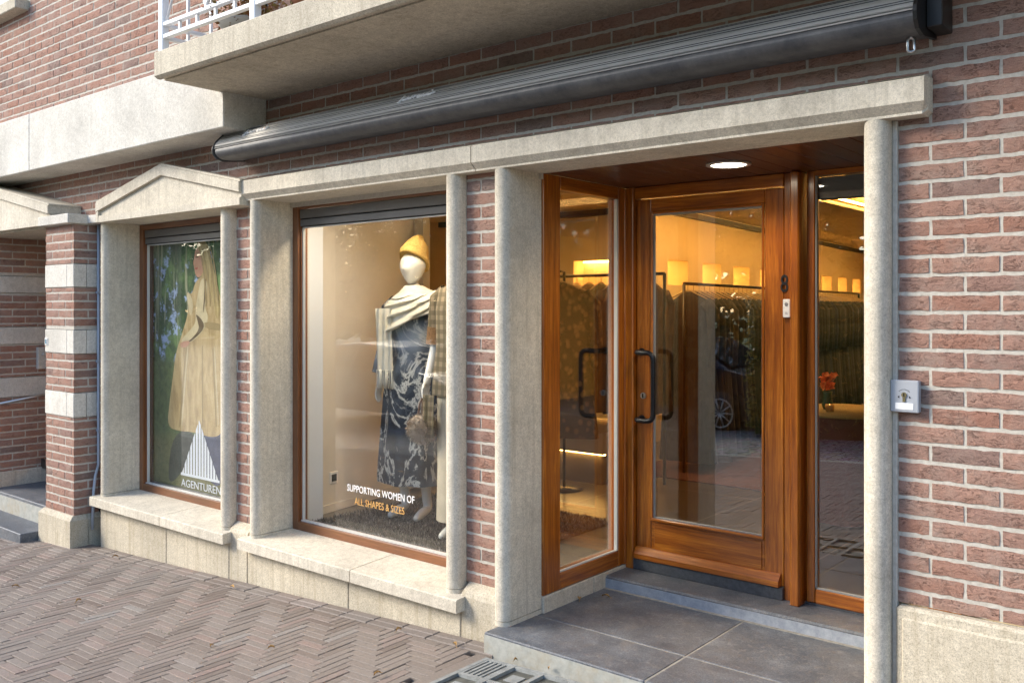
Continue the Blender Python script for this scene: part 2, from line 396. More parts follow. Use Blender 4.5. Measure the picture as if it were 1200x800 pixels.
t=NT('joint_sand'); a=t.noise(200,5,.7); g=t.noise(7,6,.7); c=t.ramp(a,[(.3,(.05,.042,.033)),(.7,(.12,.10,.075))]); c=t.mix(t.ramp(g,[(.60,(0,0,0)),(.72,(.8,.8,.8))]),c,(.07,.085,.03)); t.col(c); t.set(Roughness=1); M['sand']=t.mat
mb=MB()
for k in range(0,40):
    xa=-15+k*.5; xb=xa+.5
    mb.quad((xa,-4.0,zg(xa)-.022),(xb,-4.0,zg(xb)-.022),(xb,.2,zg(xb)-.022),(xa,.2,zg(xa)-.022))
o=mb.build('pavement_bed',M['sand']); tag(o,'sandy joints between the pavement clinkers',kind='structure')
# kerb
mb=MB()
for k in range(-16,4):
    xa=k*1.0; n=len(mb.v); x0,x1=xa+.004,xa+.996
    for x in (x0,x1):
        for (y,dz) in ((-4.10,-.12),(-4.10,-.006),(-4.09,.004),(-3.99,.004),(-3.985,-.12)): mb.v.append((x,y,zg(x)+dz))
    for q in range(4): mb.face((n+q,n+q+1,n+6+q,n+5+q),0,.5)
    mb.face(tuple(range(n,n+5))); mb.face(tuple(range(n+5,n+10)))
tag(mb.build('kerb',M['stepfront']),'pale stone kerb along the pavement',kind='structure')
# cobbled road
t=NT('cobbles'); vo=t.new('ShaderNodeTexVoronoi',feature='DISTANCE_TO_EDGE'); vo.inputs['Scale'].default_value=8.5; vo.inputs['Randomness'].default_value=.55
t.link(t.tc.outputs['Object'],vo.inputs['Vector']); vc=t.new('ShaderNodeTexVoronoi'); vc.inputs['Scale'].default_value=8.5; vc.inputs['Randomness'].default_value=.55; t.link(t.tc.outputs['Object'],vc.inputs['Vector'])
e=t.ramp(vo.outputs['Distance'],[(.02,(0,0,0)),(.11,(1,1,1))]); c=t.mix(e,(.05,.045,.04),t.mix(.3,(.42,.40,.38),vc.outputs['Color'],'MULTIPLY'))
t.col(c); t.set(Roughness=.6); t.bump(e,.8,.015); M['cobble']=t.mat
mb=MB()
for k in range(-30,15):
    xa=k*2.0; mb.quad((xa,-40,min(zg(xa),.4)-.125),(xa+2,-40,min(zg(xa+2),.4)-.125),(xa+2,-4.1,min(zg(xa+2),.4)-.125),(xa,-4.1,min(zg(xa),.4)-.125))
tag(mb.build('road',M['cobble']),'cobbled street in front of the shop',kind='structure')
M['grass']=simple('ground_grass',(.07,.10,.03),1,nscale=1.5,namt=.4,bump=1,bscale=20,bdist=.05)
mb=MB(); mb.quad((-400,-400,-.75),(400,-400,-.75),(400,400,-.75),(-400,400,-.75)); tag(mb.build('ground',M['grass']),'open ground around the street',kind='structure')

# ============================================================ BUILDING
B=thing('shop_building','brick shop building with pale stone window surrounds, balcony slab and varnished wooden door','building',(-3.5,0,.1))
# ---- brick walls
mb=MB()
main=[(-.952,2.6,.612,2.93),(-.955+0,-.952+.0,0,0)]
main=[(-.952,2.6,.612,2.33),(-6.40,2.6,2.33,2.93),(-12.5,-6.40,2.2,2.93),(-2.913,-2.697,.30,2.23),(-4.813,-4.597,.30,2.23),(-6.60,-6.422,.14,2.23)]
bricks(mb,(0,0,0),(1,0,0),(0,-1,0),main,depth=.12)
mb.build('brick_wall',[M['brick'],M['mortar']],B)
mb=MB(); bricks(mb,(0,0,0),(1,0,0),(0,-1,0),[(-4.5,2.6,2.95,4.6)],depth=.12,ncol=3)
lab(mb.build('balcony_wall',[M['brick'],M['mortar']],B),'brick wall behind the white balcony railing')
mb=MB(); bricks(mb,(0,-.16,0),(1,0,0),(0,-1,0),[(-7.36,-4.52,3.03,4.6),(-12.5,-7.36,3.03,3.92)],depth=.14,phase=-.9)
bricks(mb,(-4.52,0,0),(0,1,0),(1,0,0),[(-.152,0,3.03,4.6)],depth=.03,phase=0)
lab(mb.build('upper_brick_wall',[M['brick'],M['mortar']],B),'sunlit brick wall above the white stone beam')
# bottom base courses of right wall : plinth
def bevbox(x0,x1,y0,y1,z0,z1,b,name,mat,parent=B,label=None,seg=2):
    bm=bmesh.new(); bmesh.ops.create_cube(bm,size=1)
    for v in bm.verts: v.co=((x0+x1)/2+v.co.x*(x1-x0),(y0+y1)/2+v.co.y*(y1-y0),(z0+z1)/2+v.co.z*(z1-z0))
    bmesh.ops.bevel(bm,geom=bm.edges[:],offset=b,segments=seg,affect='EDGES',profile=.6)
    me=bpy.data.meshes.new(name); bm.to_mesh(me); bm.free(); me.materials.append(mat)
    o=bpy.data.objects.new(name,me); COL.objects.link(o)
    if parent: attach(o,parent)
    if label: o['label']=label
    return o
# right plinth: slab with a raised chamfered margin
mb=MB(); 
for (xa,xb) in ((-.945,.10),(.104,1.2),(1.204,2.6)):
    mb.box(xa,xb,-.028,.02,-.1,.607,b=.010)
    mb.box(xa+.02,xb-.02,-.034,-.02,-.1,.572,b=.006)
mb.build('stone_plinth',M['stone_base'],B)
# plinth under windows, in blocks, following the ground
def sloped_block(mb,x0,x1,y0,y1,ztop,b=.004):
    mb.box(x0+.002,x1-.002,y0,y1,zg(x0)-.25,ztop,b=b)
mb=MB()
for (xa,xb) in ((-6.42,-5.52),(-5.52,-4.80),(-4.80,-4.61),(-4.61,-3.70),(-3.70,-2.895),(-2.895,-2.66)):
    top=.185 if not (xa in (-4.80,-2.895)) else .252
    sloped_block(mb,xa,xb,-.06,.12,top)
# small sloping caps on the two narrow plinths
for (xa,xb) in ((-4.80,-4.61),(-2.895,-2.66)):
    mb.prism([(-.06,.250),(-.052,.268),(0.001,.305),(.05,.305),(.05,.25)],'x',xa+.002,xb-.002)
mb.build('window_plinth',M['stone_base'],B)
# sills (weathered, sloping outward), two stones each
def sill(x0,x1,xm,name):
    s=MB()
    for (xa,xb) in ((x0,xm-.003),(xm+.003,x1)):
        s.prism([(-.12,.187),(-.12,.243),(-.114,.249),(.26,.272),(.26,.187)],'x',xa,xb)
    s.box(xm-.003,xm+.003,-.112,.25,.19,.246)
    return s.build(name,M['stone'],B)
sill(-6.46,-4.775,-5.50,'window_sill'); sill(-4.625,-2.868,-3.62,'window_sill')
# stone jamb slabs with rounded nose
def nose(x0,x1,yb=.19,yf=-.0725):
    r=(x1-x0)/2; cx=(x0+x1)/2; pts=[(x0,yb),(x0,yf+r)]
    for k in range(1,16):
        th=math.pi-math.pi*k/16; pts.append((cx+r*math.cos(th),yf+r-r*math.sin(th)))
    pts+=[(x1,yf+r),(x1,yb)]
    return pts
def jamb(x0,x1,z0,z1,label,yb=.19):
    s=MB(); pts=nose(x0,x1,yb); s.prism(pts,'z',z0+.012,z1,sm=False)
    # base ring, a touch narrower joint then foot
    p2=[(x*1.0,y) for x,y in nose(x0-.0015,x1+.0015,yb,-.074)]
    s.prism(p2,'z',z0-.012,z0+.009)
    o=s.build('stone_jamb',M['stone'],B); 
    for p in o.data.polygons:
        n=p.normal
        if abs(n.z)<.5 and p.center.y<-.028: p.use_smooth=True
    return lab(o,label)
jamb(-6.42,-6.335,.262,2.20,'stone jamb left of the poster window')
jamb(-4.90,-4.815,.262,2.20,'stone jamb right of the poster window')
jamb(-4.595,-4.51,.262,2.226,'stone jamb left of the mannequin window')
jamb(-3.0,-2.915,.262,2.226,'stone jamb right of the mannequin window')
jamb(-2.695,-2.61,.176,2.226,'stone jamb left of the entrance')
jamb(-1.045,-.962,.176,2.226,'speckled stone jamb right of the entrance')
s=MB(); s.box(-.962,-.945,-.012,.05,.17,2.226,b=.003); s.build('jamb_fillet',M['mortar'],B)
# lintel: chamfered bottom
def lintel_prof(): return [(-.10,2.262),(-.10,2.337),(-.094,2.343),(.0,2.352),(.19,2.352),(.19,2.226),(-.070,2.226),(-.070,2.2345)]
mb=MB(); P=lintel_prof()
mb.prism(P,'x',-4.61,-2.797); mb.prism(P,'x',-2.791,-.86)
# right end with return chamfer
def ring(x,inset): return [(x,max(y+ (inset if y<0 else 0),y),z) for y,z in P]
mb.loft([[(-.86,y,z) for y,z in P],[(-.85,y,z) for y,z in P],[(-.836,y+(.0 if y>-.05 or z>2.26 else .014),z+(.014 if z<2.24 and y<.1 else 0)) for y,z in P]],sm=False)
mb.build('stone_lintel',M['stone'],B)
mb=MB(); mb.prism([(-.10,2.345),(.0,2.368),(.02,2.368),(.02,2.345)],'x',-4.61,-.84); mb.build('lintel_fillet',M['mortar'],B)
# pediments
def pediment(x0,x1,yf,zb,ze,za,name,label,yb=.19):
    cx=(x0+x1)/2; s=MB()
    # recessed field
    s.prism([(x0+.005,zb+.004),(x1-.005,zb+.004),(x1-.005,ze-.01),(cx,za-.03),(x0+.005,ze-.01)],'y',yf+.022,yb)
    # bottom band
    s.prism([(x0,zb),(x1,zb),(x1,zb+.045),(x0,zb+.045)],'y',yf+.006,yb-.01)
    # raking mouldings as one chevron, and short returns at the ends
    t_=.060
    s.prism([(x0,ze-t_),(x0,ze),(cx,za),(x1,ze),(x1,ze-t_),(cx,za-t_)],'y',yf,yb-.02)
    s.prism([(x0,zb+.001),(x0+.030,zb+.001),(x0+.030,ze-.02),(x0,ze-.03)],'y',yf+.003,yb-.03)
    # sloping weathered top up to the wall
    s.prism([(x0-.004,ze+.001),(cx,za+.001),(x1+.004,ze+.001),(x1+.004,ze+.014),(cx,za+.016),(x0-.004,ze+.014)],'y',yf+.006,.02)
    o=s.build(name,M['stone'],B); return lab(o,label)
pediment(-6.37,-4.61,-.12,2.20,2.335,2.515,'pediment','stone pediment over the poster window')
pediment(-9.25,-6.845,-.245,2.205,2.345,2.59,'pediment','stone pediment over the far left entrance',.02)
mb=MB(); mb.box(-9.25,-6.99,-.2,1.3,2.19,2.204); mb.build('entrance_soffit',M['concrete'],B)
mb=MB(); mb.box(-6.32,-2.6,.17,.192,2.2,2.5); mb.box(-2.6,2.6,.10,.19,2.352,2.9); mb.build('wall_backing',M['mortar'],B)
# ---- big stone beam
mb=MB()
for (xa,xb) in ((-12.5,-7.0505),(-7.0475,-4.50)): mb.box(xa,xb,-.29,.0 if xb<-4.6 else -.001,2.612,3.035,b=.006)
mb.box(-7.0505,-7.0475,-.283,0,2.62,3.03)
lab(mb.build('stone_beam',M['stone_white'],B),'long white stone beam below the sunlit brick wall')
# ---- balcony slab with drip groove
mb=MB(); mb.prism([(-.686,2.825),(-.686,2.947),(-.68,2.953),(-.001,2.953),(-.001,2.813),(-.63,2.813),(-.63,2.825),(-.648,2.825),(-.648,2.813),(-.67,2.813)],'x',-4.53,2.6)
BS=lab(mb.build('balcony_slab',M['concrete'],B),'concrete balcony slab above the awning cassette')
# railing
rl=MB(); yr=-.645
def rail(z,h=.022): rl.box(-4.52,2.6,yr-.014,yr+.014,z-h/2,z+h/2,b=.003)
for z in (3.035,3.10,3.85): rail(z)
k=0; xs=[-4.51+.83*i for i in range(9)]
for i,x in enumerate(xs):
    rl.box(x-.021,x+.021,yr-.018,yr+.022,2.953,3.88,b=.003)
    if i<8:
        for q in (1,2,3,4): 
            xx=x+.83*q/5; rl.box(xx-.007,xx+.007,yr-.007,yr+.007,3.046,3.089); 
        for q in (.5,): 
            xx=x+.83*q; rl.box(xx-.008,xx+.008,yr-.008,yr+.008,3.11,3.84)
        for sx in (0,1):
            rl.tube([(x+.03 if sx==0 else x+.80,yr,3.11),(x+.415,yr,3.84)],.007,6); rl.tube([(x+.03 if sx==0 else x+.80,yr,3.84),(x+.415,yr,3.11)],.007,6)
        # small diamond ornaments on the lower rail
        rl.prism([(x+.415-.02,3.14),(x+.415,3.112),(x+.435,3.14),(x+.415,3.17)],'y',yr-.009,yr+.009)
rl.build('balcony_railing',M['whitepaint'],BS)
rl=MB(); 
for z in (3.035,3.10,3.85): rl.box(-4.524,-4.498,yr+.02,-.16,z-.011,z+.011,b=.003)
for y in (-.50,-.36,-.22): rl.box(-4.518,-4.504,y-.007,y+.007,2.953,3.84)
rl.build('balcony_side_railing',M['whitepaint'],BS)
# upper left window
UW=MB(); UW.box(-7.44,-7.36,-.14,-.05,3.985,4.6); UW.box(-9.1,-7.44,-.14,-.05,3.985,4.06,b=.004); UW.box(-8.3,-8.22,-.14,-.05,4.06,4.6)
UWo=UW.build('upper_window',M['whitepaint'],B); lab(UWo,'white framed upper window')
g=MB(); g.box(-9.1,-7.44,-.10,-.09,4.06,4.6); g.build('pane',M['glass'],UWo)
g=MB(); g.box(-9.2,-7.37,-.26,.0,3.90,3.983,b=.006); lab(g.build('upper_sill',M['concrete'],B),'stone sill of the upper window')
g=MB(); bricks(g,(0,-.16,0),(1,0,0),(0,-1,0),[(-12.5,-9.2,3.92,4.6)],depth=.14,phase=-.9); g.build('upper_side_wall',[M['brick'],M['mortar']],B)
g=MB(); g.box(-9.2,-7.36,.0,.02,3.9,4.6); g.build('upper_room_wall',M['plaster'],B)
# ---- brick pier with stone bands
PI_=MB()
def pier_sec(mb,z0,z1):
    bricks(mb,(0,-.186,0),(1,0,0),(0,-1,0),[(-7.013,-6.556,z0,z1)],phase=-7.013-.10,depth=.178,ei=.0055)
    bricks(mb,(-6.556,0,0),(0,1,0),(1,0,0),[(-.186,-.003,z0,z1)],phase=-.186,depth=.05,ei=.0055)
    bricks(mb,(-7.013,0,0),(0,-1,0),(-1,0,0),[(-.3,.186,z0,z1)],phase=.1,depth=.05,ei=.0055)
bands=[(.806,.987),(1.262,1.440),(1.742,1.915)]
pier_sec(PI_,.10,.806); pier_sec(PI_,.987,1.262); pier_sec(PI_,1.440,1.742); pier_sec(PI_,1.915,2.20)
PR=lab(PI_.build('brick_pier',[M['brick'],M['mortar']],B),'brick pier banded with white stone')
for z0,z1 in bands:
    s=MB(); s.box(-7.015,-6.66,-.190,.0,z0+.004,z1-.004,b=.003); s.box(-6.658,-6.552,-.190+.0,-.097,z0+.004,z1-.004,b=.003); s.box(-6.658,-6.552,-.093,-.002,z0+.004,z1-.004,b=.003); s.build('stone_band',M['stone_white'],PR)
s=MB(); 
for (ya,yb) in ((-.225,-.097),(-.093,-.002)):
    s.loft([[(-7.045,ya,-.4),(-6.53,ya,-.4),(-6.53,yb,-.4),(-7.045,yb,-.4)],[(-7.045,ya,.075),(-6.53,ya,.075),(-6.53,yb,.075),(-7.045,yb,.075)],[(-7.018,ya+(.030 if ya<-.2 else 0),.108),(-6.552,ya+(.030 if ya<-.2 else 0),.108),(-6.552,yb,.108),(-7.018,yb,.108)]],sm=False)
s.build('pier_plinth',M['stone_base'],PR)
s=MB(); s.box(-7.02,-6.53,-.24,-.001,2.20,2.268,b=.004); s.box(-6.53,-6.372,-.10,-.001,2.203,2.262,b=.003); s.build('pier_cap',M['stone_white'],PR)
# conduit
s=MB(); s.tube([(-6.525,-.022,2.2),(-6.525,-.022,.46),(-6.515,-.05,.38),(-6.50,-.07,.27),(-6.50,-.078,.0)],.0105,8); 
for z in (.7,1.2,1.7): s.box(-6.54,-6.51,-.034,-.0,z,z+.016)
CD=s.build('conduit_pipe',simple('grey_blue_pvc',(.38,.43,.50),.45),None,loc=(-6.525,-.02,0)); tag(CD,'thin blue-grey pipe running up the wall beside the brick pier','pipe')
# ---- far left entrance recess
s=MB()
lb=[(.827,1.00),(1.28,1.433),(1.72,1.87)]
secs=[(.20,.827),(1.00,1.28),(1.433,1.72),(1.87,2.19)]
for z0,z1 in secs: bricks(s,(-8.27,0,0),(0,1,0),(1,0,0),[(-.16,1.25,z0,z1)],phase=-.03,depth=.1)
bricks(s,(0,-.16,0),(1,0,0),(0,-1,0),[(-12.5,-8.28,.2,2.19)],depth=.1,phase=-.9)
ew=lab(s.build('entrance_side_wall',[M['brick'],M['mortar']],B),'shaded banded brick wall inside the far left entrance')
for z0,z1 in lb:
    s=MB(); s.box(-8.4,-8.266,-.164,1.25,z0+.004,z1-.004,b=.003); s.build('stone_band',M['stone_white'],ew)
s=MB(); s.box(-8.4,-8.25,-.17,1.25,.065,.20,b=.006); s.build('wall_base_stone',M['stone'],ew)
s=MB(); s.box(-8.26,-7.02,1.2,1.25,.08,2.19); 
for i in range(4): s.box(-8.1+.25*i,-7.9+.25*i,1.18,1.2,.3,1.9,b=.008)
lab(s.build('wooden_door',M['dwood_z'],B),'brown panelled door at the back of the far left entrance')
s=MB(); s.box(-8.3,-6.99,-.105,1.22,-.2,.074,b=.005); st=s.build('landing',M['bluestone'],B)
s=MB(); s.box(-8.3,-7.0,-.110,-.1,-.2,.050); s.build('riser',M['stepfront'],st)
s=MB(); s.box(-9.4,-7.065,-.345,-.105,-.35,-.075,b=.005); lab(s.build('entrance_step',M['bluestone'],B),'lower bluestone step of the far left entrance')
s=MB(); s.tube([(-8.27,.9,.92),(-8.21,.9,.92),(-8.21,-.14,.775),(-8.27,-.14,.775)],.011,8); lab(s.build('handrail',M['chrome'],B),'thin metal handrail on the entrance wall')
s=MB(); s.box(-8.275,-8.235,.27,.36,1.06,1.25,b=.004); s.tube([(-8.235,.315,1.19),(-8.205,.315,1.19)],.012,8); tag(s.build('wall_box',M['stone_white'],None,loc=(-8.26,.31,1.06)),'small pale fitting set in the shaded entrance wall','fitting')
s=MB(); s.box(-7.008,-6.962,-.196,-.186,1.318,1.372,b=.002); ic=s.build('intercom_plate',M['white'],None,loc=(-6.985,-.19,1.318)); tag(ic,'tiny white and blue bell plate on the white band of the brick pier','bell plate')
s=MB(); s.box(-6.996,-6.975,-.1985,-.196,1.328,1.362); s.build('plate_window',simple('blue_glass',(.10,.22,.30),.2),ic)
# ---- building shell (unseen top slab added to block light, side, back, floor)
s=MB(); s.box(-12.5,2.6,-.15,13.8,4.6,4.7); lab(s.build('light_block_slab',M['concrete'],B),None) if False else s.build('light_block_slab',M['concrete'],B)
s=MB(); s.box(-12.5,-4.5,0,13.7,2.93,2.95); s.box(-4.5,2.6,.002,13.7,2.90,2.95); s.build('floor_slab',M['concrete'],B)
s=MB(); s.box(2.6,2.7,-.1,13.8,-.3,4.6); s.box(-12.6,-12.5,-.16,13.8,-.5,4.6); s.box(-12.5,2.6,13.7,13.8,-.3,4.6); s.build('outer_wall',M['mortar'],B)
# ============================================================ WINDOWS
def shop_window(x0,x1,zt,label,name='shop_window'):
    s=MB(); z0=.262
    s.box(x0,x0+.052,.188,.262,z0,zt,m=1,b=.003); s.box(x1-.052,x1,.188,.262,z0,zt,m=1,b=.003)
    s.box(x0+.052,x1-.052,.188,.262,z0,z0+.056,b=.004); s.box(x0+.052,x1-.052,.188,.262,zt-.04,zt,b=.003)
    # inner rebate
    s.box(x0+.052,x0+.062,.205,.25,z0+.056,zt-.04,m=1); s.box(x1-.062,x1-.052,.205,.25,z0+.056,zt-.04,m=1)
    o=lab(s.build(name,[M['dwood_x'],M['dwood_z']],B),label)
    g=MB(); g.box(x0+.058,x1-.058,.232,.236,z0+.052,zt-.10); g.build('pane',M['glass'],o)
    g=MB(); zb=zt-.14
    g.box(x0+.06,x1-.06,.196,.215,zt-.095,zt-.042,b=.003); g.box(x0+.06,x1-.06,.200,.218,zb,zt-.102,b=.002); g.box(x0+.062,x1-.062,.205,.225,zb-.004,zt-.05,m=1)
    g.build('blind_box',[M['blind'],M['dark_gap']],o)
    g=MB(); g.box(x0+.058,x1-.058,.205,.231,z0+.0565,z0+.064); g.box(x0+.0625,x0+.070,.214,.231,z0+.064,zb-.005); g.box(x0+.0625,x1-.0625,.214,.231,zb-.012,zb-.005); g.build('glazing_bead',M['gasket_l'],o)
    return o
WN1=shop_window(-6.335,-4.90,2.20,'brown framed shop window filled by a poster')
WN2=shop_window(-4.51,-3.0,2.226,'brown framed shop window with mannequins behind it')
xrot=Matrix.Rotation(math.pi/2,4,'X')
M['gold']=simple('gold_foil',(.62,.36,.12),.45)
M['letter']=simple('white_film',(.86,.86,.86),.5)
class RX: 
    def to_matrix(s): return Matrix.Rotation(math.pi/2,3,'X')
lab(curve_text('SUPPORTING WOMEN OF',.056,M['letter'],'window_lettering',WN2,(-4.055,.2305,.548),RX(),squash=.84,bold=.0005),'white capitals reading SUPPORTING WOMEN OF')
lab(curve_text('ALL SHAPES & SIZES',.056,M['gold'],'window_lettering',WN2,(-3.99,.2305,.478),RX(),squash=.84,bold=.0004),'gold capitals reading ALL SHAPES & SIZES')
# ============================================================ POSTER
t=NT('poster_wood_scene'); v=t.mapping((1,1,.9)); a=t.noise(5,7,.7,v); tr=t.noise(4.5,6,.6,t.mapping((3.2,1,.16)),.8); sky=t.noise(9,5,.7,v)
c=t.ramp(a,[(.3,(.012,.03,.012)),(.5,(.04,.09,.03)),(.62,(.15,.26,.08)),(.8,(.28,.38,.15))])
c=t.mix(t.ramp(tr,[(.52,(0,0,0)),(.565,(.85,.85,.85)),(.61,(0,0,0))]),c,(.45,.43,.28))
c=t.mix(t.ramp(sky,[(.55,(0,0,0)),(.61,(.9,.9,.9))]),c,(.42,.52,.80))
sep=t.new('ShaderNodeSeparateXYZ'); t.link(t.tc.outputs['Object'],sep.inputs[0])
low=t.ramp(t.noise(22,6,.7),[(.3,(.04,.075,.03)),(.7,(.16,.21,.08))])
mr=t.new('ShaderNodeMapRange'); mr.inputs['From Min'].default_value=1.20; mr.inputs['From Max'].default_value=1.26; t.link(sep.outputs['Z'],mr.inputs[0])
c=t.mix(mr.outputs[0],low,c)
mr=t.new('ShaderNodeMapRange'); mr.inputs['From Min'].default_value=.62; mr.inputs['From Max'].default_value=.72; t.link(sep.outputs['Z'],mr.inputs[0])
c=t.mix(mr.outputs[0],t.ramp(t.noise(30,5,.7),[(.3,(.10,.11,.045)),(.7,(.22,.21,.10))]),c)
t.col(c); t.set(Roughness=.6); M['poster_bg']=t.mat
t=NT('poster_coat'); a=t.noise(7,6,.6,t.mapping((2.4,1,.5)),.8); t.col(t.ramp(a,[(.3,(.30,.20,.085)),(.5,(.47,.34,.165)),(.75,(.60,.46,.26))])); t.set(Roughness=.6); M['p_coat']=t.mat
t=NT('poster_hair'); a=t.noise(12,6,.6,t.mapping((4,1,.35))); t.col(t.ramp(a,[(.3,(.26,.17,.06)),(.6,(.52,.40,.18)),(.8,(.68,.57,.32))])); t.set(Roughness=.6); M['p_hair']=t.mat
M['p_skin']=simple('poster_skin',(.48,.25,.16),.6,nscale=10); M['p_dark']=simple('poster_crease',(.12,.075,.035),.6); M['p_boot']=simple('poster_dark_cloth',(.045,.055,.05),.6,nscale=9,namt=.4)
M['p_lip']=simple('poster_lip',(.38,.08,.06),.6); M['p_belt']=simple('poster_belt',(.33,.24,.11),.6); M['p_light']=simple('poster_light_fold',(.58,.48,.30),.6,nscale=12); M['p_blue']=simple('poster_denim',(.07,.08,.14),.6,nscale=20,namt=.3)
M['p_white']=simple('poster_logo_white',(.75,.78,.86),.5)
_f=1061.;_C=math.cos(R(39.7));_S=math.sin(R(39.7))
def PXY(u,v,y):
    a=u-600; r=(-_S*_f+_C*a,_C*_f+_S*a,360-v); s=(y+3.17)/r[1]; return (s*r[0],1.6+s*r[2])
YP=.262
PO=MB(); PO.box(-6.27,-4.96,YP,YP+.004,.33,2.10); PO_=PO.build('window_poster',M['poster_bg'],None,loc=(-5.6,YP,.33)); 
# keep procedural coordinates in world units
PO_.data.transform(Matrix.Translation((0,YP,.33))); PO_.location=(-5.6,0,0)
tag(PO_,'full-height poster of a blonde woman in a beige trench coat behind glass','poster')
def pp(pts,mat,layer,name,sm=2):
    P=[PXY(u,v,YP) for u,v in pts]
    for _ in range(sm):   # corner cutting
        Q=[]
        for i in range(len(P)):
            a=P[i]; b=P[(i+1)%len(P)]; Q+=[(a[0]*.75+b[0]*.25,a[1]*.75+b[1]*.25),(a[0]*.25+b[0]*.75,a[1]*.25+b[1]*.75)]
        P=Q
    s=MB(); y=YP-.0006*layer; s.poly([(x,y,z) for x,z in P]); return s.build(name,M[mat],PO_)
pp([(203,505),(196,560),(203,566),(222,540),(232,505)],'p_boot',1,'printed_boot')
pp([(236,508),(240,560),(262,575),(262,505),(250,502)],'p_blue',1,'printed_boot')
pp([(231,286),(240,281),(246,292),(250,315),(258,345),(262,372),(256,400),(247,390),(242,350),(236,325)],'p_hair',1,'printed_hair')
pp([(218,340),(225,346),(229,330),(238,322),(250,325),(257,345),(258,382),(260,410),(262,470),(262,508),(248,513),(229,506),(211,505),(196,500),(199,470),(203,440),(206,415),(211,398),(217,380),(222,362)],'p_coat',2,'printed_coat')
pp([(229,292),(236,288),(240,296),(240,312),(237,322),(233,326),(229,322),(228,314),(226.5,308),(228,302)],'p_skin',3,'printed_face',1)
pp([(230,286),(236,281),(242,284),(247,300),(251,325),(257,350),(258,368),(254,376),(250,355),(245,335),(239,322),(239,308),(236,296),(232,293)],'p_hair',4,'printed_hair')
pp([(229,301),(233,300.2),(233,301.6),(229.5,302.2)],'p_dark',4,'printed_eye',1); pp([(228.5,314),(232,313),(232,315.5),(229,316)],'p_lip',4,'printed_mouth',1)
pp([(236,325),(243,328),(243,345),(240,360),(245,372),(240,385),(229,398),(217,404),(212,398),(222,388),(230,378),(229,362),(232,345)],'p_light',3,'printed_sleeve')
pp([(229,366),(240,378),(238,388),(222,402),(212,405),(224,398),(234,386),(232,376)],'p_dark',4,'printed_crease')
pp([(240,376),(262,380),(262,388),(240,385)],'p_belt',5,'printed_belt',1)
pp([(211,402),(218,399),(224,400),(219,407),(212,407)],'p_skin',5,'printed_hand')
pp([(240,327),(242,327),(241,350),(239,366),(238.4,366),(239.6,345)],'p_dark',5,'printed_crease',1)
pp([(237,405),(238,405),(238.5,500),(237,500)],'p_belt',4,'printed_crease',0)
for (a,b,c_) in ((218,214,210),(249,251,253)):
    pp([(a,408),(a+1.1,408),(b+1.2,450),(c_+1.6,500),(c_,500),(b,450)],'p_belt',4,'printed_crease',0)
    pp([(a+2,406),(a+3.2,406),(b+3.6,450),(c_+4.2,498),(c_+2.8,498),(b+2.2,450)],'p_light',4,'printed_fold',1)
for (a,b) in ((233,241),(236,246),(242,251),(246,255)):
    pp([(a,288),(a+1.2,288),((a+b)/2+3,315),(b+2,350),(b+1,362),(b,350),((a+b)/2+1.6,315)],'p_belt',6,'printed_strand',1)
pp([(219,341),(225,347),(227,360),(224,372),(221,360)],'p_light',5,'printed_lapel',1)
pp([(229.5,296.5),(233.5,295.6),(233.5,296.8),(229.8,297.6)],'p_belt',4,'printed_brow',1)
# logo: triangle of upright bars
x0,z0=PXY(213.5,553,YP); x1,z1=PXY(257,566,YP); xa,za=PXY(234,492,YP); zb=(z0+z1)/2+.0
s=MB(); n=13; yl=YP-.0045
for i in range(n):
    a=x0+(x1-x0)*(i+.12)/n; b=x0+(x1-x0)*(i+.84)/n
    def top(x): return zb+(za-zb)*( (x-x0)/(xa-x0) if x<xa else (x1-x)/(x1-xa))
    s.poly([(a,yl,zb),(b,yl,zb),(b,yl,max(zb+.004,top(b))),(xa,yl,za) if a<xa<b else (b,yl,max(zb+.004,top(b))),(a,yl,max(zb+.004,top(a)))] if a<xa<b else [(a,yl,zb),(b,yl,zb),(b,yl,max(zb+.004,top(b))),(a,yl,max(zb+.004,top(a)))])
s.box(x0-.01,x1+.01,yl-.0002,yl,zb-.008,zb+.010)
lab(s.build('printed_logo',M['p_white'],PO_),'white triangle of upright bars')
tt=curve_text('AGENTUREN',.075,M['p_white'],'printed_lettering',PO_,(x0-.005,yl,zb-.085),RX(),squash=1.0); 
wd=max(v.co.x for v in tt.data.vertices)-min(v.co.x for v in tt.data.vertices); 
for v in tt.data.vertices: v.co.x=(x0-.005)+(v.co.x-(x0-.005))*((x1-x0+.03)/wd)
# room behind poster
s=MB(); s.box(-6.33,-4.9,.30,.32,.27,2.2); s.build('poster_backing_wall',M['plaster_w'],B)
# ============================================================ DISPLAY
s=MB(); s.box(-4.62,-2.67,.262,1.55,.20,.285); s.build('display_floor',simple('grey_floor_board',(.16,.145,.125),.45,nscale=8,namt=.3),B)
s=MB(); s.prism([(-4.62,.262),(-4.512,.262),(-4.512,.42),(-4.62,.42)],'z',.285,2.19); lab(s.build('display_post',simple('cool_white_lining',(.72,.76,.82),.5),B),'cool white lining post inside the mannequin window')
s=MB(); s.prism([(-4.60,.42),(-4.78,1.50),(-4.84,1.50),(-4.70,.42)],'z',.285,2.62); s.prism([(-4.77,1.46),(-4.68,1.46),(-4.68,1.53),(-4.80,1.53)],'z',.285,2.62,m=1)
s.prism([(-4.602,.425),(-4.590,.425),(-4.77,1.46),(-4.78,1.46)],'z',.285,.335)
lab(s.build('display_side_wall',[M['plaster_w'],simple('grey_beige_post',(.42,.37,.29),.6)],B),'beige side wall of the mannequin display')
s=MB(); s.box(-3.0,-2.66,.25,.30,.285,2.3); s.build('inner_wall',M['plaster_w'],B)
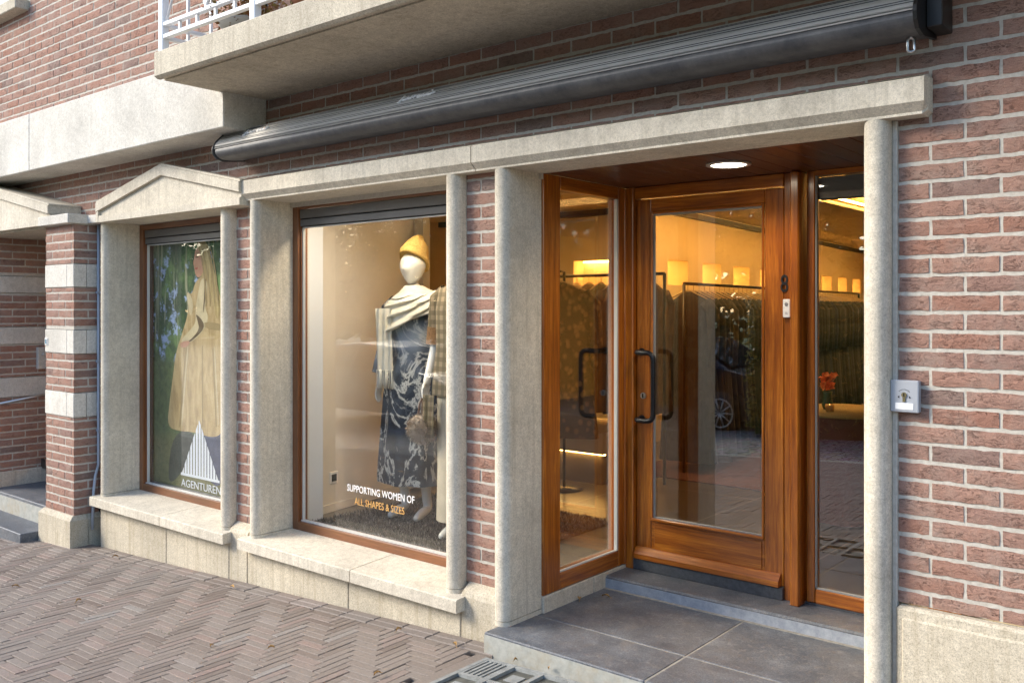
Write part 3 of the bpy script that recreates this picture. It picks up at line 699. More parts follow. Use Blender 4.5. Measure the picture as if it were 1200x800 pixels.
s=MB(); s.box(-4.95,-4.5,.25,.30,.2,2.3); s.build('inner_wall',M['plaster_w'],B)
s=MB(); s.box(-6.4,-2.68,.262,.30,2.19,2.62); s.build('window_header',M['plaster_w'],B)
# socket on side wall
d=Vector((-.18,1.08,0)).normalized()
s=MB(); cx,cy=-4.625,.62
s.box(-.04,.04,-.006,.006,-.04,.04,b=.004); s.box(-.022,.022,-.009,-.0055,-.022,.022,m=1)
so=s.build('wall_socket',[M['white'],M['dark_gap']],None); so.location=(-4.632,.60,.50); so.rotation_euler=(0,0,math.atan2(d.y,d.x)); tag(so,'small white wall socket low on the beige display wall','socket')
# ============================================================ DOOR & PORCH
zC=2.23
# wooden porch ceiling planks (run front to back)
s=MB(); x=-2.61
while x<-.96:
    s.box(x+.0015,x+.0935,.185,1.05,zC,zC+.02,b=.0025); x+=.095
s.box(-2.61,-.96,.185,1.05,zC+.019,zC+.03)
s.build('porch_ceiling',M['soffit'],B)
# stone kerb under the side light
s=MB(); s.box(-2.66,-2.597,.192,.60,.14,.243,b=.004); s.box(-2.66,-2.597,.603,.93,.14,.243,b=.004); s.build('side_kerb',M['stone'],B)
# left side light (parallel to depth)
s=MB(); X0,X1=-2.665,-2.600
s.box(X0,X1,.192,.325,.246,zC-.001,m=0,b=.003); s.box(X0,X1,.835,.935,.246,zC-.001,m=0,b=.003)
s.box(X0,X1,.3255,.8345,.246,.325,m=1,b=.004); s.box(X0,X1,.3255,.8345,2.165,zC-.001,m=1,b=.004)
s.box(X0-.0,X1+.008,.885,.935,.246,zC-.003,m=0,b=.003)
SL=lab(s.build('side_light',[M['wood_z'],M['wood_y']],B),'tall wooden side light at right angles to the door, on its left')
g=MB(); g.box(-2.634,-2.630,.32,.84,.32,2.17); g.build('pane',M['glass_door'],SL)
g=MB(); g.box(-2.62,-2.602,.822,.8345,.33,2.165); g.box(-2.62,-2.606,.3255,.8345,.3255,.332); g.build('glazing_bead',M['gasket_l'],SL)
# front frame : jamb left of door, head, post, right side light
s=MB()
s.box(-2.600,-2.553,.90,.985,.225,zC-.001,b=.004)
s.box(-2.553,-1.735,.915,.985,2.168,zC-.001,m=1,b=.003)
s.box(-1.735,-1.685,.925,.985,.225,zC-.002,b=.002)
s.box(-1.685,-1.640,.865,.985,.222,zC-.003,b=.007)
s.build('door_frame',[M['wood_z'],M['wood_x']],B)
s=MB()
s.box(-1.63,-1.592,.93,.985,.24,zC-.002,b=.003); s.box(-1.592,-1.10,.93,.985,.235,.302,m=1,b=.006); s.box(-1.592,-1.10,.93,.985,2.205,zC-.002,m=1); s.box(-1.10,-.965,.92,.985,.235,zC-.002,b=.003)
SR=lab(s.build('side_light',[M['wood_z'],M['wood_x']],B),'tall wooden side light right of the door')
g=MB(); g.box(-1.594,-1.095,.955,.959,.30,2.206); g.build('pane',M['glass_door'],SR)
g=MB(); g.box(-1.592,-1.586,.937,.955,.302,2.205); g.box(-1.592,-1.10,.937,.955,.3025,.309); g.build('glazing_bead',M['gasket'],SR)
g=MB(); g.box(-1.59,-1.10,.97,1.03,2.10,2.20); g.build('blind_box',M['blind'],SR)
# door leaf
s=MB(); zd0,zd1=.285,2.163
s.box(-2.548,-2.462,.930,.980,zd0,zd1,b=.003); s.box(-1.835,-1.740,.930,.980,zd0,zd1,b=.003)
s.box(-2.4615,-1.8355,.930,.980,2.098,zd1,m=1,b=.002); s.box(-2.4615,-1.8355,.934,.980,zd0,.488,m=1,b=.002)
# raised moulding round the glass and lower panel
s.box(-2.4615,-2.449,.922,.9335,.49,2.097,b=.003); s.box(-1.848,-1.8355,.922,.9335,.49,2.097,b=.003)
s.box(-2.449,-1.848,.922,.9335,2.085,2.097,m=1,b=.003); s.box(-2.4615,-1.8355,.9185,.9335,.489,.505,m=1,b=.004)
s.box(-2.44,-1.85,.928,.934,.345,.478,m=1,b=.0015)
DR=lab(s.build('door',[M['wood_z'],M['wood_x']],B),'varnished wooden shop door with one tall pane')
g=MB(); g.box(-2.452,-1.845,.948,.952,.495,2.09); g.build('pane',M['glass_door'],DR)
g=MB(); g.box(-2.449,-2.442,.934,.9475,.505,2.085); g.box(-2.442,-1.848,.934,.9475,.505,.511); g.box(-2.442,-1.848,.934,.9475,2.076,2.085,m=0); g.build('glazing_bead',M['gasket'],DR)
g=MB(); g.prism([(.930,.345),(.918,.343),(.893,.312),(.893,.287),(.930,.287)],'x',-2.545,-1.752); g.build('weather_bar',M['wood_x'],DR)
g=MB()
for z in (1.366,1.015):
    zi=-.035 if z>1.2 else .035
    pts=[(-2.515,.930,z),(-2.515,.900,z),(-2.512,.872,z),(-2.500,.860,z)]
    for k in range(0,7):
        th=math.pi/2*k/6; pts.append((-2.44+.035*math.sin(th),.858,z+zi*(1-math.cos(th))))
    if z>1.2: A=pts
    else: Bp=pts
g.tube(A+Bp[::-1],.0135,14); g.tube([(-2.515,.931,1.366),(-2.515,.925,1.366)],.020,16); g.tube([(-2.515,.931,1.015),(-2.515,.925,1.015)],.020,16)
lab(g.build('door_handle',M['black'],DR),'black C-shaped pull handle')
g=MB(); g.tube([(-2.505,.931,1.137),(-2.505,.921,1.137)],.016,18,m=0); g.box(-2.508,-2.502,.9185,.9215,1.126,1.148,m=1); g.build('lock_cylinder',[M['chrome'],M['dark_gap']],DR)
# threshold and steps
s=MB(); s.box(-2.60,-1.735,.905,.99,.2255,.283,b=.003); s.box(-1.735,-.96,.935,.99,.2255,.236); lab(s.build('threshold',simple('dark_threshold',(.07,.073,.08),.6,nscale=60,namt=.3),B),None) if False else s.build('threshold',simple('dark_threshold',(.07,.073,.08),.6,nscale=60,namt=.3),B)
s=MB(); s.box(-2.61,-.955,.712,1.0,.10,.2255,b=.009); up=lab(s.build('upper_step',M['bluestone'],B),'narrow upper bluestone step at the door')
s=MB(); s.box(-2.608,-.957,.7085,.73,.166,.212); s.build('riser',M['riser'],up)
s=MB(); s.box(-2.608,-.957,.688,.7085,.155,.1665); s.build('mortar_line',M['grout'],up)
s=MB()
for (xa,xb) in ((-2.655,-1.836),(-1.828,-.952)):
    s.box(xa,xb,-.165,.1515,-.05,.165,b=.004); s.box(xa,xb,.1585,.75,-.05,.165,b=.003)
low=lab(s.build('door_step',M['bluestone'],B),'wide bluestone slab step in front of the entrance')
s=MB(); s.box(-2.652,-.953,-.160,.74,-.05,.1625); s.build('grout',M['grout'],low)
s=MB(); 
for (xa,xb) in ((-2.654,-1.837),(-1.827,-.953)): s.box(xa,xb,-.1675,-.15,-.06,.155)
s.build('step_face',M['stepfront'],low)
# downlight
dl=thing('ceiling_light','round lit downlight recessed in the dark wooden porch ceiling','ceiling light',(-1.81,.50,zC))
s=MB(); s.lathe([(.098,-.001),(.098,-.007),(.078,-.009),(.076,-.004)],(-1.81,.50,zC),32); s.build('trim_ring',simple('satin_ring',(.55,.52,.48),.35,.5),dl)
s=MB(); s.disc((-1.81,.50,zC-.0055),.077,(0,0,-1),32); s.build('diffuser',M['lamp'],dl)
# number 8, bell
class RXn(RX): pass
nm=curve_text('8',.118,M['blackpaint'],'house_number',None,(-1.755,.9235,1.672),RX(),extrude=.003,squash=.72); tag(nm,'black house number 8 on the wooden door post','house number')
s=MB(); s.box(-1.735,-1.700,.906,.9245,1.552,1.638,b=.003); db=s.build('doorbell',M['white'],None,loc=(-1.717,.92,1.552)); tag(db,'small white doorbell below the black number on the wooden post','doorbell')
s=MB(); s.tube([(-1.717,.9065,1.615),(-1.717,.903,1.615)],.008,16); s.build('bell_button',simple('grey_button',(.25,.25,.25),.5),db)
s=MB(); s.box(-1.724,-1.711,.905,.9062,1.566,1.578); s.build('bell_plate',simple('grey_tag',(.5,.5,.5),.5),db)
# key switch
s=MB(); s.box(-.962,-.872,-.030,.0,1.252,1.358,b=.003); ks=s.build('key_switch',simple('anodised_plate',(.52,.55,.60),.35,.4),None,loc=(-.917,0,1.252)); tag(ks,'square grey metal key switch screwed on the brick beside the right stone jamb','key switch')
s=MB(); s.box(-.945,-.888,-.0318,-.0298,1.262,1.283); lab(s.build('white_sticker',M['letter'],ks),'white paper strip')
s=MB(); s.tube([(-.917,-.030,1.310),(-.917,-.0345,1.310)],.0085,16); s.box(-.9215,-.9125,-.0335,-.03,1.287,1.309); s.build('key_cylinder',simple('brass',(.35,.30,.16),.35,.8),ks)
s=MB(); s.box(-.9185,-.9155,-.0352,-.0343,1.305,1.316); s.prism([(-.938,1.303),(-.933,1.307),(-.933,1.299)],'y',-.0318,-.0298); s.prism([(-.896,1.303),(-.901,1.307),(-.901,1.299)],'y',-.0318,-.0298)
for k in range(9):
    th=math.pi*(.25+.5*k/8); s.box(-.917+.022*math.cos(th)-.001,-.917+.022*math.cos(th)+.001,-.0312,-.0298,1.306+.022*math.sin(th)-.001,1.306+.022*math.sin(th)+.001)
s.build('switch_marks',M['dark_gap'],ks)
# ============================================================ AWNING
aw=thing('awning_cassette','long closed dark grey metal awning cassette fixed to the brick above the windows','awning',(-2.8,0,2.45))
X0,X1=-4.715,-.835
up_=[(-.03,2.648),(-.10,2.640),(-.106,2.634),(-.112,2.638),(-.150,2.610),(-.153,2.605),(-.158,2.605),(-.190,2.572),(-.193,2.566),(-.198,2.565),(-.215,2.537),(-.212,2.533)]
s=MB(); s.prism(up_+[(-.03,2.52)],'x',X0,X1); s.build('cover',M['awning'],aw)
s=MB()
for (y,z) in ((-.1297,2.6255),(-.1407,2.6181),(-.1668,2.5975),(-.1773,2.5867),(-.2025,2.5590),(-.2078,2.5504)): s.box(X0+.01,X1-.002,y-.0013,y+.0013,z-.0013,z+.0013)
lab(s.build('cover_groove',M['blackpaint'],aw),'fine dark grooves along the cover')
bel=[(-.030,2.53),(-.208,2.531)]
for k in range(0,11):
    th=math.pi*.16-math.pi*.60*k/10; bel.append((-.150-.070*math.cos(th),2.505+.043*math.sin(th)))
bel+=[(-.10,2.466),(-.04,2.474)]
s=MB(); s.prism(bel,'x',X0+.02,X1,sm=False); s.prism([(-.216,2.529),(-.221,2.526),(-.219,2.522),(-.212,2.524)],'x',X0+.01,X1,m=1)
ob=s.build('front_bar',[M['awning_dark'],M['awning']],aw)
s=MB(); s.box(X0+.01,X1+.05,-.04,-.004,2.49,2.65); s.build('back_plate',M['blackpaint'],aw)
cap=[(-.004,2.475),(-.004,2.655),(-.105,2.650),(-.16,2.612),(-.205,2.568),(-.224,2.535),(-.228,2.515),(-.222,2.490),(-.20,2.466),(-.15,2.455)]
s=MB(); s.prism(cap,'x',X1,X1+.012); s.box(X1+.012,X1+.060,-.125,-.002,2.485,2.655,b=.003)
lab(s.build('end_cap',M['blackpaint'],aw),'black right end cap')
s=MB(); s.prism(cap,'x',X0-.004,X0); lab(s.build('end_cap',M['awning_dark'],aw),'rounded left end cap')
# winding eye
s=MB(); ring=[(X1-.04+.0*k,-.13,2.40) for k in range(1)]
pts=[]
for k in range(17):
    th=2*math.pi*k/16; pts.append((-.870+.0095*math.cos(th),-.12+.004*math.cos(th),2.440+.008*math.sin(th)+(.014 if math.sin(th)>0 else -.014)))
s.tube(pts,.0048,8,caps=False); s.tube([(-.870,-.12,2.458),(-.870,-.12,2.475)],.006,8); s.build('winding_eye',M['chrome'],aw)
# hand-written logo strokes on the slanting cover
def stroke(pts,x,z,k):
    # pts in units of letter height along the cover; the cover runs from (y=-.1,z=2.64) to (y=-.215,z=2.537)
    a=Vector((0,-.186,2.5765)); dn=Vector((0,.696,.718)).normalized()
    nn=Vector((0,-.718,.696)).normalized()
    out=[]
    for (p,q) in pts:
        c=a+dn*(q*k)+nn*.0030; out.append((x+p*k*1.35,c.y,c.z))
    return out
for (x,k) in ((-4.455,.030),(-3.18,.032)):
    s=MB()
    for st_ in ([(.0,-.25),(.35,-.2),(.15,0),(.3,.9),(.45,1.25),(.3,1.3),(.3,.6),(.5,.3),(1.0,.35),(1.25,.8),(1.35,.3),(1.7,.4),(1.85,.85)],[(2.1,.35),(2.2,.85),(2.5,.7)],[(2.75,.3),(2.8,.75),(3.1,.8),(2.95,.35),(3.4,.5),(3.6,.9),(3.65,.4),(4.1,.5),(4.4,1.0),(4.35,.35),(5.3,.75)],[(4.6,1.25),(4.72,1.32)]):
        s.tube(stroke(st_,x,0,k),.0058,6)
    lo=s.build('logo_script',M['letter'],aw); lab(lo,'small white handwritten maker mark')
# ============================================================ DRAIN PLATE
s=MB(); gx0,gx1,gy0,gy1=-2.60,-1.80,-.785,-.215
M['grate']=simple('cast_concrete_plate',(.26,.27,.26),.85,nscale=25,namt=.25,bump=.5,bscale=120,bdist=.002); M['pit']=simple('dark_pit',(.10,.10,.085),.6,nscale=30,namt=.3)  # pit bottoms in a darker tone than the plate
nx,ny=5,3; bw=.022
cw=(gx1-gx0-bw*(nx+1))/nx; ch=(gy1-gy0-bw*(ny+1))/ny
zt=lambda x,y: zg(x)+.004
def gb(x0,x1,y0,y1,d0,d1,m): # sloped box
    n=len(s.v)
    for d in (d0,d1):
        for (x,y) in ((x0,y0),(x1,y0),(x1,y1),(x0,y1)): s.v.append((x,y,zt(x,y)+d))
    for q in ((0,3,2,1),(4,5,6,7),(0,1,5,4),(1,2,6,5),(2,3,7,6),(3,0,4,7)): s.face(tuple(n+i for i in q),m,.5)
gb(gx0,gx1,gy0,gy1,-.06,-.022,1)
for i in range(nx+1): xx=gx0+i*(cw+bw); gb(xx,xx+bw,gy0,gy1,-.03,0,0)
for j in range(ny+1):
    for i in range(nx):
        yy=gy0+j*(ch+bw); xx=gx0+bw+i*(cw+bw); gb(xx+.0002,xx+cw-.0002,yy,yy+bw,-.03,-.0006,0)
for i in range(nx):
    for j in range(ny):
        xx=gx0+bw+i*(cw+bw); yy=gy0+bw+j*(ch+bw)
        if (i in (0,3) and j==2) or (i==1 and j==0) or (i==4 and j==0):
            for k in range(6): 
                a=xx+k*cw/5.5; gb(a,min(a+cw/11,xx+cw),yy+.001,yy+ch-.001,-.026,-.0012,0)
        else:
            gb(xx,xx+cw,yy,yy+ch,-.024,-.014,1)
            gb(xx+cw*.25,xx+cw*.75,yy+ch*.3,yy+ch*.7,-.014,-.010,0)
dg_=s.build('drain_plate',[M['grate'],M['pit']],None,loc=(-2.2,-.5,.08)); tag(dg_,'grey cast drain plate with slots and square pits in the paving before the step','drain plate')
s=MB()
for (a,b,c_,d) in ((-2.665,-2.605,-.80,-.20),(-1.795,-1.735,-.8,-.20),(-2.605,-1.795,-.835,-.79)): 
    gbx=MB
    n=len(s.v)
    for dd in (-.05,.001):
        for (x,y) in ((a,c_),(b,c_),(b,d),(a,d)): s.v.append((x,y,zg(x)+dd))
    for q in ((0,3,2,1),(4,5,6,7),(0,1,5,4),(1,2,6,5),(2,3,7,6),(3,0,4,7)): s.face(tuple(n+i for i in q),0,.45)
tag(s.build('plate_border',M['clinker']),'clinker edging around the drain plate',kind='structure')
# ============================================================ INTERIOR
M['tile']=None
t=NT('shop_tiles'); br=t.new('ShaderNodeTexBrick'); br.inputs['Scale'].default_value=1; br.offset=0; br.inputs['Brick Width'].default_value=.9; br.inputs['Row Height'].default_value=.9; br.inputs['Mortar Size'].default_value=.006
br.inputs['Color1'].default_value=(1,1,1,1); br.inputs['Color2'].default_value=(.8,.8,.8,1); br.inputs['Mortar'].default_value=(0,0,0,1); t.link(t.tc.outputs['Object'],br.inputs[0])
a=t.noise(4,6,.65); c=t.mix(br.outputs['Fac'],t.mix(1.0,t.ramp(a,[(.3,(.035,.027,.021)),(.7,(.085,.066,.05))]),br.outputs['Color'],'MULTIPLY'),(.20,.175,.14)); t.col(c); t.set(Roughness=.3); M['tile']=t.mat
s=MB(); s.box(-8.4,2.55,1.0,13.6,.20,.275); s.box(-8.4,-2.70,.31,1.0,.19,.274); s.build('shop_floor',M['tile'],B)
s=MB(); s.box(-8.4,2.55,.31,13.6,2.62,2.66); s.build('shop_ceiling',M['plaster'],B)
# lowered ceiling rafts with lit coves
s=MB()
for (x0,x1,y0,y1) in ((-4.1,-2.9,2.4,12.5),(-2.2,-1.0,2.4,12.5),(-.4,.9,2.4,12.5)): s.box(x0,x1,y0,y1,2.50,2.53,b=.004)
s.build('ceiling_raft',M['plaster'],B)
s=MB()
for (x0,x1) in ((-4.13,-4.11),(-2.89,-2.87),(-2.23,-2.21),(-.99,-.97)): s.box(x0,x1,2.5,12.4,2.55,2.565)
s.build('cove_light',M['led'],B)
# walls: niche wall (slightly angled), left back wall, right wall
nd=Vector((-.86,8.64,0)).normalized(); P0=Vector((-4.62,4.62,0)); nn=Vector((nd.y,-nd.x,0))
def nw(a,o,z): p=P0+nd*a+nn*o; return (p.x,p.y,z)
def nbox(mb,a0,a1,o0,o1,z0,z1,m=0):
    n=len(mb.v)
    for z in (z0,z1):
        for a,o in ((a0,o0),(a1,o0),(a1,o1),(a0,o1)): mb.v.append(nw(a,o,z))
    for q in ((0,3,2,1),(4,5,6,7),(0,1,5,4),(1,2,6,5),(2,3,7,6),(3,0,4,7)): mb.face(tuple(n+i for i in q),m)
s=MB(); L=9.0
nbox(s,0,L,-.4,0,.27,1.83); nbox(s,0,L,-.4,0,2.09,2.62); nbox(s,0,L,-.45,-.38,1.83,2.09)
led=MB(); a=.25
nbox(s,0,.25,-.4,0,1.83,2.09)
while a<L-.6:
    nbox(s,a+.55,min(a+.95,L),-.4,0,1.83,2.09); led=MB(); nbox(led,a+.02,a+.53,-.36,-.33,2.07,2.085); led.build('niche_light',M['led'],B); a+=.95
s.build('niche_wall',M['plaster'],B)
s=MB(); s.box(-8.35,-6.6,4.62,5.02,.27,2.62); s.box(-6.6,-4.62,4.62,4.82,.27,1.83); s.box(-6.6,-4.62,4.62,4.82,2.09,2.62); s.box(-6.6,-4.62,4.80,4.85,1.8,2.1)
for (a,b) in ((-5.9,-5.62),(-5.02,-4.62)): s.box(a,b,4.62,4.80,1.83,2.09)
s.build('cross_wall',M['plaster'],B)
led=MB()
for (a,b) in ((-6.55,-5.95),(-5.58,-5.06)):
    led=MB(); led.box(a,b,4.74,4.77,2.07,2.085); led.build('niche_light',M['led'],B)
s=MB(); s.box(-8.42,-8.35,.3,5,.2,2.62); s.build('shop_wall',M['plaster'],B)
s=MB(); s.box(2.5,2.56,1.0,13.6,.2,2.62); s.box(-5.6,2.5,13.5,13.58,.2,2.62); s.build('shop_wall',M['plaster'],B)
s=MB(); s.box(-.96,2.5,.99,1.06,.2,2.62); s.build('shop_wall',M['plaster'],B)
s=MB(); s.box(-2.74,-.9,.985,1.05,zC+.032,2.62); s.box(-2.74,-2.66,.262,1.05,2.25,2.62); s.build('door_header_wall',M['plaster_w'],B)
s=MB(); nbox(s,-.1,L,.03,.055,2.54,2.60); s.box(-7.5,-4.5,4.50,4.54,2.54,2.60); s.build('track_rail',M['blackpaint'],B)
# low display benches
bw_=simple('pale_bench_wood',(.50,.36,.19),.5,nscale=6,namt=.12)
s=MB(); nbox(s,.05,1.5,.02,.62,.46,.60); nbox(s,.1,1.4,.02,.50,.276,.46,m=1); o=s.build('display_bench',[bw_,M['plaster']],None); tag(o,'low pale bench under the first lit niche deep in the shop','bench')
s=MB(); s.box(-5.4,-3.72,2.35,3.1,.52,.68,b=.004); s.box(-5.3,-3.80,2.45,3.0,.276,.52,m=1); s.box(-5.3,-3.76,2.43,2.448,.50,.515,m=2); o=s.build('display_bench',[simple('cream_bench',(.62,.52,.36),.5),simple('dark_kick',(.10,.08,.06),.6),M['led']],None); tag(o,'low cream display bench behind the left side light','bench')
s=MB(); 
pts=[]
for j in range(12):
    for i in range(16): pass
s.box(-4.0,-1.9,3.0,4.9,.2755,.284,b=.002); o=s.build('rug',simple('dark_red_rug',(.055,.012,.010),.95,nscale=14,namt=.35,bump=.6,bscale=300,bdist=.003),None,loc=(-3,4,.2755)); tag(o,'dark red rug on the shop floor behind the door','rug')
# ---- hanging garments
def garment(name,h,wd,mat,label,cat,group=None,seed=0,sleeve=True):
    """hangs from the origin; width along local x"""
    rg=random.Random(seed); s=MB(); N=28; rings=[]; ph=rg.uniform(0,6); nf=rg.choice((3,4,5))
    prof=[(0.0,.16,.35),(.03,.45,.6),(.07,.80,.85),(.12,.97,1.0),(.22,1.0,1.1),(.4,.90,1.1),(.6,.98,1.2),(.8,1.07,1.3),(1.0,1.16,1.4)]
    for (q,a,b) in prof:
        r=[]
        for k in range(N):
            th=2*math.pi*k/N; f=1+.16*q*math.sin(nf*th+ph)+.07*q*math.sin(2*nf*th+ph*2+q*2)
            r.append((wd/2*a*math.cos(th)*f,.045*b*math.sin(th)*f+.006*math.sin(5*q+ph),-q*h-.02))
        rings.append(r)
    s.loft(rings,caps=True)
    if sleeve:
        for sx in (-1,1): s.tube([(sx*wd*.36,0,-.10),(sx*wd*.50,.0,-.18),(sx*wd*.54,.015,-.40),(sx*wd*.53,.02,-.62)],[.05,.055,.047,.040],10)
    o=s.build(name,mat,None); tag(o,label,cat,group)
    k=MB(); k.tube([(-wd*.42,0,-.085),(-.02,0,-.012),(.02,0,-.012),(wd*.42,0,-.085)],.006,6); k.tube([(0,0,-.012),(0,0,.03),(0,.012,.05),(0,.022,.035)],.0028,6); h_=k.build('hanger',bw_,None); h_.parent=o
    return o
def fabric(name,c1,c2,sc=8,sh=(.45,.55)):
    t=NT(name); t.col(t.ramp(t.noise(sc,5,.6),[(sh[0],c1),(sh[1],c2)])); t.set(Roughness=.9); return t.mat
t=NT('leopard_fabric'); vo=t.new('ShaderNodeTexVoronoi'); vo.inputs['Scale'].default_value=22; t.link(t.mapping((1,1,.8)),vo.inputs['Vector']); t.col(t.ramp(vo.outputs['Distance'],[(.25,(.20,.12,.05)),(.45,(.02,.016,.012))])); t.set(Roughness=.9); leo=t.mat
fab=[fabric('black_wool',(.012,.012,.013),(.03,.03,.032)),fabric('charcoal_cloth',(.03,.03,.035),(.06,.06,.065)),fabric('brown_wool',(.07,.04,.02),(.12,.07,.035)),fabric('navy_cloth',(.012,.016,.03),(.03,.04,.065)),fabric('olive_cloth',(.05,.05,.02),(.09,.085,.04)),fabric('camel_wool',(.28,.18,.08),(.36,.24,.12))]
def rack(label,p0,p1,zr,ends=True):
    t_=thing('clothes_rack',label,'clothes rack',(p0[0],p0[1],.285)); s=MB(); s.tube([(p0[0],p0[1],zr),(p1[0],p1[1],zr)],.0125,10); s.build('rail',M['black'],t_)
    for p in (p0,p1):
        s=MB(); s.tube([(p[0],p[1],.286),(p[0],p[1],zr)],.0125,10); s.build('leg',M['black'],t_)
    return t_
pA=(-3.55,3.25); pB=(-4.30,9.5)
rack('long black clothes rack in front of the lit niches behind the door glass',pA,pB,1.79)
rotn=math.atan2(nd.y,nd.x)
g0=[]
for k in range(50):
    a=.08+k*.122; p=(-3.55-.1198*a,3.25+.9928*a); f=fab[[0,0,0,0,1,0,0,3,0,0,1,0,0,0,3,0,1,0,0,1,0,4,0,0,2][k%25]]; h=[1.36,1.30,1.38,1.33][k%4]
    if k<4: o=garment('long_dress',h,.42,f,'x','dress',seed=k); g0.append(o)
    else: o=dup(g0[k%4]); o.data=o.data.copy(); o.data.materials[0]=f
    o.location=(p[0],p[1],1.745); o.rotation_euler=(0,0,rotn+math.pi/2+random.uniform(-.12,.12))
    tag(o,'dark garment hanging on the long rack behind the door glass','dress','garments on the long rack behind the door')
pA=(-4.45,2.72); pB=(-3.42,2.72)
rack('short black clothes rack seen through the left side light',pA,pB,1.85)
for k in range(8):
    f=fab[[2,5,2,4,0,2,1,2][k]]
    if k==0: o=garment('coat',.98,.42,f,'x','coat',seed=50); c0=o
    else: o=dup(c0); o.data=o.data.copy(); o.data.materials[0]=f
    o.location=(-4.33+k*.115,2.72,1.805); o.rotation_euler=(0,0,math.pi/2+random.uniform(-.15,.15))
    tag(o,'brown or dark coat hanging on the short rack behind the left side light','coat','coats on the short rack')
lc=garment('leopard_coat',1.12,.50,leo,'leopard print coat hanging at the left edge of the side light','coat',seed=77); lc.location=(-3.93,2.10,1.80); lc.rotation_euler=(0,0,R(25))
s=MB(); s.tube([(-3.93,2.16,.286),(-3.93,2.16,1.86),(-3.93,2.10,1.86)],.011,8); s.lathe([(.14,0),(.14,.012),(.01,.02)],(-3.93,2.16,.276)); tag(s.build('coat_stand',M['black'],None),'thin black stand that carries the leopard print coat','coat stand')
# brown rack behind the mannequins
rack('clothes rack with fur coats standing behind the mannequins',(-5.9,2.9),(-4.75,2.25),1.66)
fur=fabric('fox_fur',(.18,.085,.03),(.36,.20,.08),18)
redf=simple('deep_red_cloth',(.22,.01,.03),.9)
for k in range(6):
    f=[fur,fur,fab[0],redf,fur,fab[1]][k]
    if k==0: o=garment('fur_coat',.85,.46,f,'x','coat',seed=60); c1=o
    else: o=dup(c1); o.data=o.data.copy(); o.data.materials[0]=f
    o.location=(-5.8+k*.19,2.843-k*.107,1.61); o.rotation_euler=(0,0,R(60+k*5))
    tag(o,['brown fur coat at the far end of the rack behind the mannequins','brown fur coat second on the rack behind the mannequins','black coat on the rack behind the mannequins','deep red coat on the rack behind the mannequins','brown fur coat next to the deep red coat','charcoal coat at the near end of the rack behind the mannequins'][k],'coat','coats behind the mannequins')
# ---- table with flowers (right side light)
tb=thing('side_table','dark red cloth-covered table seen through the right side light','table',(-2.05,2.6,.276))
s=MB(); s.lathe([(.34,0),(.335,.01),(.335,.025),(.0,.027)],(-2.05,2.6,.93),36); lab(s.build('table_top',simple('mustard_runner',(.30,.20,.06),.7),tb),'mustard coloured top')
s=MB(); rings=[]
for (z,r_) in ((.93,.33),(.80,.335),(.6,.35),(.42,.37),(.30,.39)):
    rings.append([((-2.05)+(r_+.02*(1-(z-.3)/.63)*math.sin(9*2*math.pi*k/72))*math.cos(2*math.pi*k/72),2.6+(r_+.02*(1-(z-.3)/.63)*math.sin(9*2*math.pi*k/72))*math.sin(2*math.pi*k/72),z) for k in range(72)])
s.loft(rings,caps=False); s.build('table_cloth',simple('dark_red_cloth',(.085,.008,.008),.7),tb)
va=thing('flower_vase','glass vase with orange flowers on the red table','vase',(-2.12,2.50,.957))
s=MB(); s.lathe([(.025,0),(.035,.03),(.022,.09),(.03,.11)],(-2.12,2.50,.958)); s.build('vase_glass',simple('green_glass',(.05,.09,.05),.1),va)
s=MB(); rg=random.Random(4)
for k in range(70):
    th=rg.uniform(0,6.28); r_=rg.uniform(0,.05); c_=Vector((-2.12+r_*math.cos(th),2.50+r_*math.sin(th),1.09+rg.uniform(0,.09))); a_=Vector((rg.uniform(-1,1),rg.uniform(-1,1),rg.uniform(-1,1))).normalized()*.022; b_=a_.orthogonal().normalized()*.016
    s.quad(c_-a_,c_+b_,c_+a_,c_-b_)
s.build('flowers',simple('orange_petals',(.75,.17,.03),.6),va)
s=MB(); s.lathe([(.022,0),(.028,.03),(.026,.045),(.02,.012),(.0,.012)],(-2.06,2.38,.958)); cn=s.build('tealight',simple('amber_glass',(.5,.25,.06),.2),None,loc=(-2.06,2.38,.958)); tag(cn,'small lit tealight glass beside the orange flowers','candle')
s=MB(); s.lathe([(.001,.015),(.008,.022),(.005,.035),(.0005,.045)],(-2.06,2.38,.958),10); s.build('flame',emit('flame',(1,.5,.12),12),cn)
# armchair, dark red
ch=thing('armchair','dark red armchair beside the red table in the shop','armchair',(-1.35,3.4,.276))
s=MB(); s.box(-1.65,-1.05,3.1,3.65,.42,.56,b=.03); s.build('seat',simple('red_velvet',(.13,.012,.014),.8),ch)
s=MB(); s.box(-1.65,-1.05,3.62,3.75,.45,1.05,b=.04); s.build('backrest',M['p_lip'] if False else simple('red_velvet_back',(.13,.012,.014),.8),ch)
for x in (-1.62,-1.08):
    for y in (3.14,3.70):
        s=MB(); s.tube([(x,y,.277),(x,y,.43)],[.012,.02],8); s.build('leg',M['chrome'],ch)
